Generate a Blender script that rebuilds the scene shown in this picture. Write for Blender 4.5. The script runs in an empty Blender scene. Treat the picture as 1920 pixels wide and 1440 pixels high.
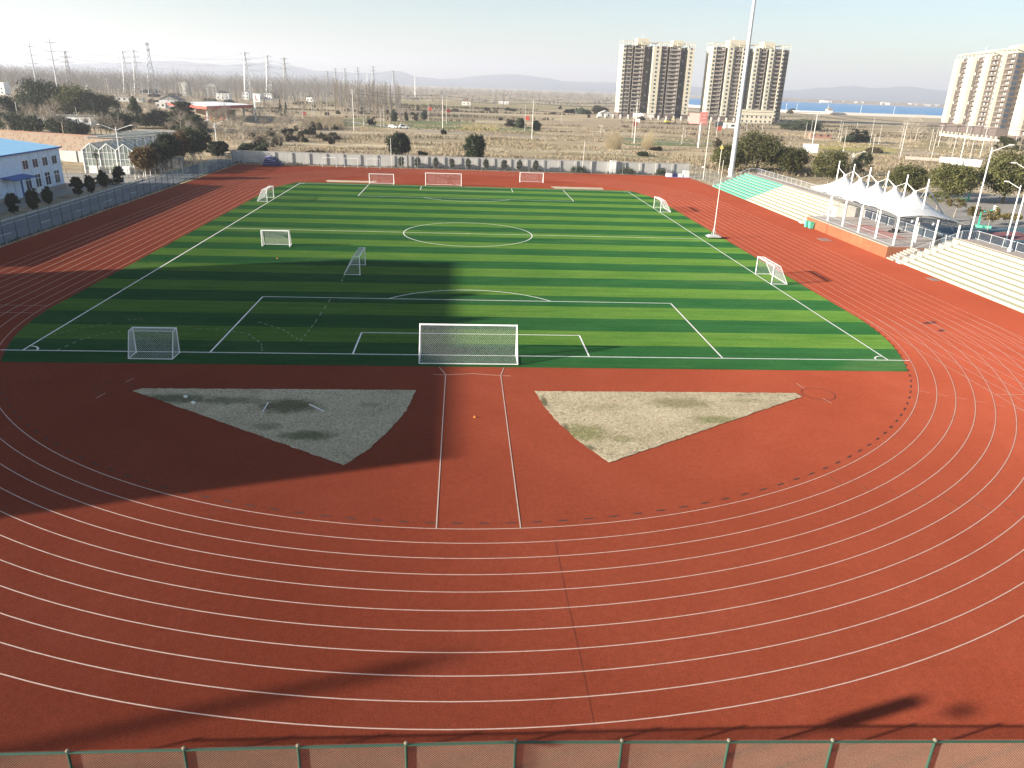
import bpy, math, random
from mathutils import Vector, Matrix
rnd = random.Random(7)
S = bpy.context.scene
COL = S.collection
R = math.radians
# ------------------------------------------------------------------ camera (solved from the pitch lines, metres)
CP = Vector((-0.9067, -56.3267, 19.8164)); YAW, PIT, ROL, FPX = 0.0731, 0.3744, 0.0358, 1418.25
cy, sy, cp_, sp_ = math.cos(YAW), math.sin(YAW), math.cos(PIT), math.sin(PIT)
FW = Vector((sy*cp_, cy*cp_, -sp_)); RT = Vector((cy, -sy, 0)); UP = RT.cross(FW)
RR = math.cos(ROL)*RT + math.sin(ROL)*UP; UU = -math.sin(ROL)*RT + math.cos(ROL)*UP
cam = bpy.data.cameras.new('camera'); co = bpy.data.objects.new('camera', cam); COL.objects.link(co)
M = Matrix((RR, UU, -FW)).transposed().to_4x4(); M.translation = CP; co.matrix_world = M
cam.sensor_width = 36; cam.lens = FPX/1920*36; cam.clip_end = 30000; cam.clip_start = 0.5
S.camera = co
def ray(px, py): return FW + RR*((px-960)/FPX) - UU*((py-720)/FPX)
def gp(px, py, z=0.0):            # ground point seen at a pixel of the photograph
    d = ray(px, py); t = (z-CP.z)/d.z; p = CP+d*t; return p.x, p.y
def pj(x, y, z=0.0):
    d = Vector((x, y, z))-CP; q = d.dot(FW); return 960+FPX*d.dot(RR)/q, 720-FPX*d.dot(UU)/q, q
def atY(px, py, Y):
    d = ray(px, py); t = (Y-CP.y)/d.y; p = CP+d*t; return p.x, p.y, p.z
# ------------------------------------------------------------------ mesh helper
class MB:
    def __init__(s): s.v = []; s.f = []
    def q(s, *p):
        n = len(s.v); s.v += [tuple(a) for a in p]; s.f.append(tuple(range(n, n+len(p)))); return s
    def box(s, x0, x1, y0, y1, z0, z1):
        n = len(s.v)
        s.v += [(x0,y0,z0),(x1,y0,z0),(x1,y1,z0),(x0,y1,z0),(x0,y0,z1),(x1,y0,z1),(x1,y1,z1),(x0,y1,z1)]
        s.f += [(n,n+3,n+2,n+1),(n+4,n+5,n+6,n+7),(n,n+1,n+5,n+4),(n+1,n+2,n+6,n+5),(n+2,n+3,n+7,n+6),(n+3,n,n+4,n+7)]; return s
    def tube(s, a, b, r0, r1=None, k=6, cap=True):
        r1 = r0 if r1 is None else r1
        a = Vector(a); b = Vector(b); d = b-a
        if d.length < 1e-6: return s
        d.normalize(); u = d.cross(Vector((0,0,1)) if abs(d.z) < .9 else Vector((1,0,0))).normalized(); w = d.cross(u)
        n = len(s.v)
        for c, r in ((a, r0), (b, r1)):
            for i in range(k):
                t = 2*math.pi*i/k; s.v.append(tuple(c+(u*math.cos(t)+w*math.sin(t))*r))
        for i in range(k): s.f.append((n+i, n+(i+1)%k, n+k+(i+1)%k, n+k+i))
        if cap: s.f.append(tuple(range(n+k-1, n-1, -1))); s.f.append(tuple(range(n+k, n+2*k)))
        return s
    def path(s, pts, r, k=5):
        for a, b in zip(pts, pts[1:]): s.tube(a, b, r, r, k)
        return s
    def ring(s, c, R_, r, ax='y', n=16, k=5):
        P = []
        for i in range(n+1):
            t = 2*math.pi*i/n
            o = (R_*math.cos(t), 0, R_*math.sin(t)) if ax == 'y' else (R_*math.cos(t), R_*math.sin(t), 0) if ax == 'z' else (0, R_*math.cos(t), R_*math.sin(t))
            P.append(Vector(c)+Vector(o))
        return s.path(P, r, k)
    def strip(s, pts, w, z, closed=False):       # flat painted line through 2-D points
        n = len(pts); L = []
        for i in range(n):
            if closed: a, b = pts[(i-1) % n], pts[(i+1) % n]
            else: a, b = pts[max(i-1, 0)], pts[min(i+1, n-1)]
            d = Vector((b[0]-a[0], b[1]-a[1])).normalized(); p = pts[i]
            L.append(((p[0]-d.y*w/2, p[1]+d.x*w/2, z), (p[0]+d.y*w/2, p[1]-d.x*w/2, z)))
        for i in range(n if closed else n-1):
            a, b = L[i], L[(i+1) % n]; s.q(a[1], b[1], b[0], a[0])
        return s
    def prism(s, poly, z0, z1):
        n = len(s.v); k = len(poly)
        s.v += [(p[0], p[1], z0) for p in poly]+[(p[0], p[1], z1) for p in poly]
        s.f.append(tuple(range(n+k-1, n-1, -1))); s.f.append(tuple(range(n+k, n+2*k)))
        for i in range(k): s.f.append((n+i, n+(i+1) % k, n+k+(i+1) % k, n+k+i))
        return s
    def blob(s, c, rx, ry, rz, seed=0, j=.18, seg=10, rings=7):
        g = random.Random(seed); n = len(s.v); c = Vector(c)
        s.v.append(tuple(c+Vector((0,0,-rz))))
        for i in range(1, rings):
            p = math.pi*i/rings-math.pi/2
            for k in range(seg):
                t = 2*math.pi*k/seg; f = 1+g.uniform(-j, j)
                s.v.append(tuple(c+Vector((rx*math.cos(p)*math.cos(t)*f, ry*math.cos(p)*math.sin(t)*f, rz*math.sin(p)*f))))
        s.v.append(tuple(c+Vector((0,0,rz)))); e = len(s.v)-1
        for k in range(seg): s.f.append((n, n+1+(k+1) % seg, n+1+k))
        for i in range(rings-2):
            for k in range(seg):
                a = n+1+i*seg; s.f.append((a+k, a+(k+1) % seg, a+seg+(k+1) % seg, a+seg+k))
        a = n+1+(rings-2)*seg
        for k in range(seg): s.f.append((a+k, a+(k+1) % seg, e))
        return s
    def xf(s, m):
        s.v = [tuple(m @ Vector(p)) for p in s.v]; return s
    def mesh(s, name, mat):
        me = bpy.data.meshes.new(name); me.from_pydata(s.v, [], s.f); me.materials.append(mat); me.update(); return me
    def build(s, name, mat, parent=None, smooth=False):
        me = s.mesh(name, mat)
        if smooth: me.polygons.foreach_set('use_smooth', [True]*len(me.polygons))
        return link(name, me, parent)
def link(name, me, parent=None):
    o = bpy.data.objects.new(name, me); COL.objects.link(o)
    if parent: o.parent = parent
    return o
def tag(o, label, cat, group=None):
    o['label'] = label; o['category'] = cat
    if group: o['group'] = group
    return o
def thing(name, label, cat, loc=(0,0,0), rz=0.0, group=None, sc=1.0):
    o = bpy.data.objects.new(name, None); COL.objects.link(o); o.location = loc; o.rotation_euler = (0,0,rz)
    o.scale = (sc, sc, sc) if not isinstance(sc, tuple) else sc; o.empty_display_size = .3
    return tag(o, label, cat, group)
def struct(o, kind='structure'): o['kind'] = kind; return o
KIDS = {}
def dup(root, loc, rz=0.0, label=None, group=None, sc=None, cat=None):
    def cpy(o, par):
        c = o.copy(); COL.objects.link(c)
        if par: c.parent = par
        for k in list(o.children): cpy(k, c)
        return c
    r = cpy(root, None); r.location = loc; r.rotation_euler = (0,0,rz)
    if label: r['label'] = label
    if group: r['group'] = group
    if cat: r['category'] = cat
    if sc is not None: r.scale = (sc, sc, sc) if not isinstance(sc, tuple) else sc
    return r
# ------------------------------------------------------------------ materials
class N:
    def __init__(s, name, rough=.8, spec=.3):
        s.m = bpy.data.materials.new(name); s.m.use_nodes = True; s.t = s.m.node_tree; s.b = s.t.nodes['Principled BSDF']
        s.b.inputs['Roughness'].default_value = rough; s.b.inputs['Specular IOR Level'].default_value = spec
    def n(s, k, **kw):
        o = s.t.nodes.new('ShaderNode'+k)
        for a, b in kw.items(): setattr(o, a, b)
        return o
    def l(s, a, b): s.t.links.new(a, b)
    def pos(s, obj=False):
        return s.n('TexCoord').outputs['Object'] if obj else s.n('NewGeometry').outputs['Position']
    def vscale(s, v, sc):
        o = s.n('VectorMath', operation='MULTIPLY'); s.l(v, o.inputs[0]); o.inputs[1].default_value = sc; return o.outputs[0]
    def noise(s, v, scale, det=4, rough=.6, sc=None, dist=0.0):
        if sc: v = s.vscale(v, sc)
        o = s.n('TexNoise'); o.inputs['Scale'].default_value = scale; o.inputs['Detail'].default_value = det
        o.inputs['Roughness'].default_value = rough; o.inputs['Distortion'].default_value = dist; s.l(v, o.inputs['Vector']); return o.outputs['Fac']
    def ramp(s, f, stops, interp='LINEAR'):
        o = s.n('ValToRGB'); o.color_ramp.interpolation = interp; e = o.color_ramp.elements
        while len(e) < len(stops): e.new(.5)
        for i, (p, c) in enumerate(stops):
            e[i].position = p; e[i].color = (c, c, c, 1) if isinstance(c, (int, float)) else (*c, 1)
        s.l(f, o.inputs['Fac']); return o.outputs['Color']
    def math(s, op, a, b=None, c=None):
        o = s.n('Math', operation=op)
        for i, x in enumerate((a, b, c)):
            if x is None: continue
            if isinstance(x, (int, float)): o.inputs[i].default_value = x
            else: s.l(x, o.inputs[i])
        return o.outputs[0]
    def mix(s, f, a, b, mode='MIX'):
        o = s.n('Mix', data_type='RGBA', blend_type=mode)
        for k, x in ((0, f), (6, a), (7, b)):
            if isinstance(x, (int, float)): o.inputs[k].default_value = x
            elif isinstance(x, tuple): o.inputs[k].default_value = (*x, 1)
            else: s.l(x, o.inputs[k])
        return o.outputs[2]
    def xyz(s, v): o = s.n('SeparateXYZ'); s.l(v, o.inputs[0]); return o.outputs
    def col(s, c):
        if isinstance(c, tuple): s.b.inputs['Base Color'].default_value = (*c, 1)
        else: s.l(c, s.b.inputs['Base Color'])
        return s
    def bump(s, h, strength=.3, dist=.02):
        o = s.n('Bump'); o.inputs['Strength'].default_value = strength; o.inputs['Distance'].default_value = dist
        s.l(h, o.inputs['Height']); s.l(o.outputs[0], s.b.inputs['Normal']); return s
def plain(name, c, rough=.7, var=.12, scale=1.5, metal=0.0, spec=.3, obj=True):
    a = N(name, rough, spec); f = a.noise(a.pos(obj), scale, 5, .65)
    lo = tuple(x*(1-var) for x in c); hi = tuple(min(1, x*(1+var)) for x in c)
    a.col(a.ramp(f, [(.3, lo), (.7, hi)])); a.b.inputs['Metallic'].default_value = metal; return a.m
def leafmat(name, c1, c2, c3):
    a = N(name, .6, .25); oi = a.n('ObjectInfo').outputs['Random']
    f = a.noise(a.pos(True), .9, 4, .7); g = a.n('NewGeometry').outputs['Random Per Island']
    c = a.ramp(g, [(0, c1), (.55, c2), (1, c3)]); c = a.mix(a.ramp(f, [(.35, .0), (.7, .45)]), c, c1)
    h = a.n('HueSaturation'); a.l(c, h.inputs['Color']); a.l(a.math('MULTIPLY_ADD', oi, .5, .75), h.inputs['Value']); a.col(h.outputs[0])
    a.b.inputs['Subsurface Weight'].default_value = 0
    tr = a.n('BsdfTranslucent'); a.l(h.outputs[0], tr.inputs['Color']); mx = a.n('MixShader'); mx.inputs[0].default_value = .22
    a.l(a.b.outputs[0], mx.inputs[1]); a.l(tr.outputs[0], mx.inputs[2]); a.l(mx.outputs[0], a.t.nodes['Material Output'].inputs[0]); return a.m
MAT = {}
def mats():
    # rubber track
    a = N('track_rubber', .9, 0.0); a.b.inputs['Diffuse Roughness'].default_value = 1; p = a.pos()
    big = a.noise(p, .035, 4, .6); mid = a.noise(p, .35, 5, .65); fine = a.noise(p, 14, 3, .8); sc = a.noise(p, .12, 6, .7, (.25, 1, 1), .8)
    c = a.ramp(big, [(.3, (.170, .0365, .019)), (.7, (.236, .054, .029))])
    c = a.mix(a.ramp(mid, [(.35, 0.0), (.75, .35)]), c, (.158, .029, .014))
    c = a.mix(a.ramp(sc, [(.60, 0.0), (.8, .22)]), c, (.25, .072, .045))
    sp2 = a.noise(p, 3.2, 6, .8); pal = a.noise(p, .045, 6, .7, (1, .6, 1), 1.2)
    c = a.mix(a.ramp(pal, [(.55, 0.0), (.75, .30)]), c, (.27, .068, .040)); c = a.mix(.3, c, a.ramp(sp2, [(.3, (.25, .25, .25)), (.7, (.75, .75, .75))]), 'OVERLAY')
    c = a.mix(.38, c, a.ramp(fine, [(.3, (.1, .1, .1)), (.7, (.9, .9, .9))]), 'OVERLAY')
    # paving seams of the rubber, one every few metres
    a.col(c).bump(fine, .5, .004); MAT['track'] = a.m
    # artificial turf, mown in stripes parallel to the goal line
    a = N('turf', .9, 0.0); a.b.inputs['Diffuse Roughness'].default_value = 1; p = a.pos(); x, y, z = a.xyz(p)
    wob = a.math('MULTIPLY_ADD', a.noise(p, .7, 3), .10, -.05)
    yy = a.math('MAXIMUM', a.math('ADD', y, wob), 0.0)
    fr = a.math('FRACT', a.math('DIVIDE', a.math('SUBTRACT', yy, 2.9), 7.9))
    lt = a.math('LESS_THAN', fr, .5)
    fine = a.noise(p, 7, 6, .85, (.35, 1.7, 1)); strk = a.noise(p, .8, 5, .75, (.06, 1.6, 1)); mott = a.noise(p, .5, 5, .7, (.35, 1, 1)); wear = a.noise(p, .09, 5, .65, (.5, 1.3, 1), .6)
    cl = a.ramp(mott, [(.3, (.045, .112, .020)), (.7, (.080, .148, .029))])
    cd = a.ramp(mott, [(.3, (.012, .060, .018)), (.7, (.024, .080, .025))])
    c = a.mix(lt, cd, cl); c = a.mix(a.ramp(wear, [(.55, 0.0), (.78, .35)]), c, (.105, .15, .06))
    c = a.mix(.65, c, a.ramp(fine, [(.3, (.15, .15, .15)), (.7, (.85, .85, .85))]), 'OVERLAY'); c = a.mix(.4, c, a.ramp(strk, [(.3, (.22, .22, .22)), (.7, (.78, .78, .78))]), 'OVERLAY')
    a.col(c).bump(fine, .6, .02); MAT['turf'] = a.m
    for nm, c in (('line', (.78, .76, .72)), ('lane', (.54, .38, .31))):
        a = N(nm+'_paint', .7); p = a.pos(); f = a.noise(p, 2.2, 5, .75)
        a.col(a.ramp(f, [(.28, tuple(q*.62 for q in c)), (.5, c)])); MAT[nm] = a.m
    # dead grass inside the throwing sectors
    a = N('dead_grass', .9, .1); p = a.pos(); f = a.noise(p, .32, 6, .72, None, .5); g = a.noise(p, 6, 5, .85); h = a.noise(p, 1.1, 6, .8)
    c = a.ramp(f, [(.25, (.37, .31, .19)), (.45, (.50, .42, .275)), (.75, (.60, .51, .345))])
    c = a.mix(a.ramp(h, [(.5, 0.0), (.75, .5)]), c, (.40, .34, .22))
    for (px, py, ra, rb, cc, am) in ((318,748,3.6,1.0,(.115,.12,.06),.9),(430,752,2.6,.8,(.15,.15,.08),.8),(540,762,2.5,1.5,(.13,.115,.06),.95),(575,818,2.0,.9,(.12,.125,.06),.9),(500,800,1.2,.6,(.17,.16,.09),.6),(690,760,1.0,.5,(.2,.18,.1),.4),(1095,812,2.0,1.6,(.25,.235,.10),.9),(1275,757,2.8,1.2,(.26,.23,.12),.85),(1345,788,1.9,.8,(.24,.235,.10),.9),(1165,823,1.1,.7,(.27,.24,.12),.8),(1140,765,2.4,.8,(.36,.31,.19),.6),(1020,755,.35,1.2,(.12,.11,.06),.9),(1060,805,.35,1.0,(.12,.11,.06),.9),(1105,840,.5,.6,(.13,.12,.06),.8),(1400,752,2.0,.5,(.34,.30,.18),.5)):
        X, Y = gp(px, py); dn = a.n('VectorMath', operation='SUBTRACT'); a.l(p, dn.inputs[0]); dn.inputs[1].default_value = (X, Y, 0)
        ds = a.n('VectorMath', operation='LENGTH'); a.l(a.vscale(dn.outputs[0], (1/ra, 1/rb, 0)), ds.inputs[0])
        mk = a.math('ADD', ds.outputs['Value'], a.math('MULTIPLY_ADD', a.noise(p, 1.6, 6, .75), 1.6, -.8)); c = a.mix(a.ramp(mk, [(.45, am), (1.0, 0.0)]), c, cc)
    c = a.mix(.75, c, a.ramp(g, [(.25, (.1, .1, .1)), (.75, (.9, .9, .9))]), 'OVERLAY'); a.col(c).bump(g, 1, .1); MAT['dead'] = a.m
    # open country
    a = N('field_ground', .95, .1); p = a.pos()
    f = a.noise(p, .012, 7, .62, (.45, 1, 1), .6); h = a.noise(p, .07, 6, .75, (.35, 1.2, 1), .4); g = a.noise(p, 1.1, 6, .85, (.6, 1, 1)); w = a.noise(p, .006, 4, .6, (.5, 1.2, 1))
    c = a.ramp(f, [(.30, (.19, .165, .10)), (.42, (.40, .31, .19)), (.52, (.58, .47, .31)), (.60, (.44, .335, .21)), (.70, (.64, .53, .37))])
    c = a.mix(a.ramp(w, [(.50, 0.0), (.62, .65)]), c, (.22, .205, .105))
    c = a.mix(a.ramp(h, [(.46, 0.0), (.66, .75)]), c, (.20, .155, .095))
    bd = a.noise(p, .02, 6, .7, (.12, 1.3, 1), .3); c = a.mix(a.ramp(bd, [(.48, 0.0), (.60, .7)]), c, (.26, .205, .135)); bl = a.noise(p, .015, 5, .65, (.15, 1.5, 1)); c = a.mix(a.ramp(bl, [(.52, 0.0), (.62, .6)]), c, (.60, .50, .36))
    c = a.mix(.7, c, a.ramp(g, [(.25, (.08, .08, .08)), (.75, (.92, .92, .92))]), 'OVERLAY'); a.col(c).bump(g, 1, .5); MAT['field'] = a.m
    for nm, c1, c2 in (('crop_green', (.13, .155, .065), (.19, .205, .09)), ('crop_yellow', (.42, .34, .11), (.30, .26, .10)), ('bare_soil', (.30, .22, .14), (.42, .33, .22)), ('dry_pasture', (.36, .30, .17), (.26, .21, .11))):
        a = N(nm, .95, .1); p = a.pos(); h = a.noise(p, .12, 6, .75, (.4, 1.4, 1)); g = a.noise(p, 1.2, 5, .85)
        c = a.ramp(h, [(.35, c1), (.65, c2)]); c = a.mix(.6, c, a.ramp(g, [(.25, (.15,)*3), (.75, (.85,)*3)]), 'OVERLAY'); a.col(c); MAT[nm] = a.m
    a = N('asphalt', .85, .3); p = a.pos(); a.col(a.ramp(a.noise(p, .5, 6, .7), [(.3, (.12, .128, .142)), (.7, (.17, .178, .192))])); MAT['asphalt'] = a.m
    a = N('paving', .85, .3); p = a.pos(); b = a.n('TexBrick'); a.l(p, b.inputs['Vector']); b.inputs['Scale'].default_value = 1.2
    b.inputs['Color1'].default_value = (.30, .28, .25, 1); b.inputs['Color2'].default_value = (.36, .33, .29, 1); b.inputs['Mortar'].default_value = (.2, .19, .17, 1); b.inputs['Mortar Size'].default_value = .02
    a.col(a.mix(a.ramp(a.noise(p, .3, 5), [(.4, 0.0), (.7, .5)]), b.outputs[0], (.24, .22, .19))); MAT['paving'] = a.m
    a = N('court', .8, .3); p = a.pos(); a.col(a.ramp(a.noise(p, .4, 5), [(.3, (.05, .10, .13)), (.7, (.075, .13, .155))])); MAT['court'] = a.m
    a = N('lake_water', .55, .15); p = a.pos(); a.col((.09, .27, .50)).bump(a.noise(p, .12, 5, .6, (.4, 1, 1)), .25, .3); MAT['water'] = a.m
    a = N('hill_forest', 1, .1); p = a.pos(); a.col(a.ramp(a.noise(p, .004, 6, .7), [(.3, (.045, .075, .085)), (.7, (.08, .11, .12))])); MAT['hill'] = a.m
    # walls
    a = N('stone_wall', .9, .2); p = a.pos(); v = a.n('TexVoronoi'); v.inputs['Scale'].default_value = 1.7; a.l(p, v.inputs['Vector'])
    e = a.n('TexVoronoi', feature='DISTANCE_TO_EDGE'); e.inputs['Scale'].default_value = 1.7; a.l(p, e.inputs['Vector'])
    c = a.ramp(v.outputs['Color'], [(.2, (.17, .115, .08)), (.5, (.27, .195, .14)), (.8, (.23, .185, .15))]); c = a.mix(a.ramp(e.outputs['Distance'], [(.03, 1.0), (.09, 0.0)]), c, (.24, .20, .165)); a.col(c); MAT['stone'] = a.m
    a = N('rendered_wall', .9, .2); p = a.pos(); st = a.noise(p, .6, 6, .7, (1, 1, .2)); gr = a.noise(p, .25, 4)
    c = a.ramp(gr, [(.3, (.37, .365, .35)), (.7, (.46, .45, .43))]); c = a.mix(a.ramp(st, [(.5, 0.0), (.75, .4)]), c, (.32, .30, .28)); a.col(c); MAT['wall'] = a.m
    a = N('orange_tile', .6, .35); p = a.pos(); x, y, z = a.xyz(p); cv = a.n('CombineXYZ'); a.l(y, cv.inputs[0]); a.l(z, cv.inputs[1]); b = a.n('TexBrick'); a.l(cv.outputs[0], b.inputs['Vector'])
    b.inputs['Scale'].default_value = 1.6; b.inputs['Mortar Size'].default_value = .012
    b.inputs['Color1'].default_value = (.26, .080, .038, 1); b.inputs['Color2'].default_value = (.32, .105, .050, 1); b.inputs['Mortar'].default_value = (.24, .10, .055, 1)
    c = a.mix(a.ramp(a.noise(p, .5, 6, .7), [(.5, 0.0), (.72, .55)]), b.outputs[0], (.36, .16, .075)); a.col(c); MAT['tile'] = a.m
    a = N('blue_roof_sheet', .5, .4); p = a.pos(); x, y, z = a.xyz(p); rib = a.math('PINGPONG', y, .18)
    c = a.ramp(a.noise(p, .2, 5), [(.3, (.27, .56, .80)), (.7, (.33, .63, .86))]); a.col(c).bump(a.ramp(rib, [(.0, 1.0), (.25, 0.0)]), .6, .03); MAT['blueroof'] = a.m
    a = N('tower_cream', .85, .2); p = a.pos(True); x, y, z = a.xyz(p); st = a.noise(p, .25, 5, .7, (1, 1, .15))
    a.col(a.mix(a.ramp(st, [(.45, 0.0), (.75, .45)]), (.51, .475, .375), (.41, .375, .29))); MAT['cream'] = a.m
    a = N('canopy_membrane', .45, .35); p = a.pos(); c = a.ramp(a.noise(p, .5, 5, .7), [(.3, (.74, .74, .73)), (.7, (.82, .82, .81))]); a.col(c)
    tr = a.n('BsdfTranslucent'); a.l(c, tr.inputs['Color']); mx = a.n('MixShader'); mx.inputs[0].default_value = .3
    a.l(a.b.outputs[0], mx.inputs[1]); a.l(tr.outputs[0], mx.inputs[2]); a.l(mx.outputs[0], a.t.nodes['Material Output'].inputs[0]); MAT['membrane'] = a.m
    for nm, base in (('seat_cream', (.44, .42, .30)), ('seat_green', (.085, .33, .23))):
        a = N(nm, .6, .35); p = a.pos(); f = a.noise(p, .35, 6, .75, (1.5, .5, 1)); g = a.noise(p, 3, 4, .7)
        c = a.mix(a.ramp(f, [(.45, 0.0), (.75, .5)]), base, tuple(.78*q+.08 for q in base)); c = a.mix(.25, c, a.ramp(g, [(.3, (.2,)*3), (.7, (.8,)*3)]), 'OVERLAY'); a.col(c); MAT[nm] = a.m
    a = N('greenhouse_glass', .15, .5); p = a.pos(True); a.col(a.ramp(a.noise(p, .3, 5, .7), [(.3, (.16, .22, .20)), (.7, (.30, .37, .34))]))
    tp = a.n('BsdfTransparent'); mx = a.n('MixShader'); mx.inputs[0].default_value = .35
    a.l(a.b.outputs[0], mx.inputs[1]); a.l(tp.outputs[0], mx.inputs[2]); a.l(mx.outputs[0], a.t.nodes['Material Output'].inputs[0]); MAT['glass'] = a.m
    a = N('window_glass', .12, .5); p = a.pos(True); a.col(a.ramp(a.noise(p, .8, 4, .6), [(.3, (.02, .035, .06)), (.7, (.06, .085, .12))])); MAT['pane'] = a.m
    P = dict(white=((.78, .78, .76), .5), offwhite=((.62, .60, .55), .7), steel=((.45, .47, .49), .45), galv=((.30, .225, .165), .7), darkgreen=((.02, .09, .065), .5), postgreen=((.03, .075, .052), .6),
        fencewire=((.05, .085, .085), .6), fencewire2=((.30, .31, .29), .6), concrete=((.40, .39, .36), .9), palegrey=((.48, .47, .44), .85), walkway=((.34, .29, .25), .85), stagefloor=((.40, .36, .34), .7), bluewall=((.60, .71, .85), .6),
        plinth=((.30, .28, .25), .9), bluetrim=((.03, .11, .35), .5), navy=((.02, .03, .10), .7), purple=((.30, .25, .50), .7), red=((.40, .07, .05), .6), redfade=((.52, .20, .18), .6), yellow=((.62, .50, .10), .6), brown=((.165, .13, .105), .85),
        greybrown=((.27, .24, .205), .85), roofgrey=((.22, .215, .20), .9), bark=((.20, .165, .12), .95), barkpale=((.34, .30, .24), .95), twig=((.24, .20, .155), .95), fartwig=((.20, .185, .17), .95), whitewash=((.70, .68, .62), .9), teal=((.05, .36, .27), .5), mint=((.12, .50, .34), .5), sand=((.48, .38, .27), .95),
        redfade2=((.27,.19,.165), .8), stepcream=((.33,.315,.235), .8), truss=((.16,.16,.16), .5), deepbrown=((.085, .068, .055), .85), midbrown=((.165, .14, .12), .85), black=((.02, .02, .022), .6), wire=((.10, .10, .10), .6), polegrey=((.46, .45, .42), .8), brick=((.30, .17, .12), .9), cloth=((.66, .66, .66), .7), kerb=((.42, .40, .37), .9), hedge=((.035, .045, .018), .8), podium=((.125, .10, .09), .8), yellowcloth=((.60, .50, .12), .7), darkmetal=((.06, .065, .07), .5), drain=((.05, .03, .025), .9), orange=((.75, .25, .04), .6), lampglass=((.72, .70, .62), .4))
    for k, (c, r) in P.items(): MAT[k] = plain(k, c, r)
    MAT['gateglass'] = MAT['pane']
    MAT['leaf_camphor'] = leafmat('leaf_camphor', (.050, .056, .018), (.105, .108, .036), (.17, .16, .06))
    MAT['leaf_dark'] = leafmat('leaf_dark', (.014, .026, .012), (.030, .046, .020), (.060, .070, .026))
    MAT['leaf_cedar'] = leafmat('leaf_cedar', (.030, .042, .020), (.055, .068, .030), (.095, .105, .050))
    MAT['leaf_brown'] = leafmat('leaf_brown', (.08, .055, .02), (.15, .095, .032), (.20, .12, .045))
    MAT['leaf_olive'] = leafmat('leaf_olive', (.09, .075, .025), (.16, .13, .04), (.24, .17, .05))
    MAT['leaf_scrub'] = leafmat('leaf_scrub', (.05, .042, .025), (.095, .08, .045), (.15, .12, .065))
    MAT['leaf_reed'] = leafmat('leaf_reed', (.46, .37, .22), (.60, .50, .31), (.68, .57, .38))
    MAT['leaf_straw'] = leafmat('leaf_straw', (.23, .185, .12), (.31, .25, .165), (.40, .33, .225))
    MAT['palm'] = leafmat('palm', (.02, .035, .015), (.04, .06, .022), (.07, .085, .03))
mats()
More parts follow.
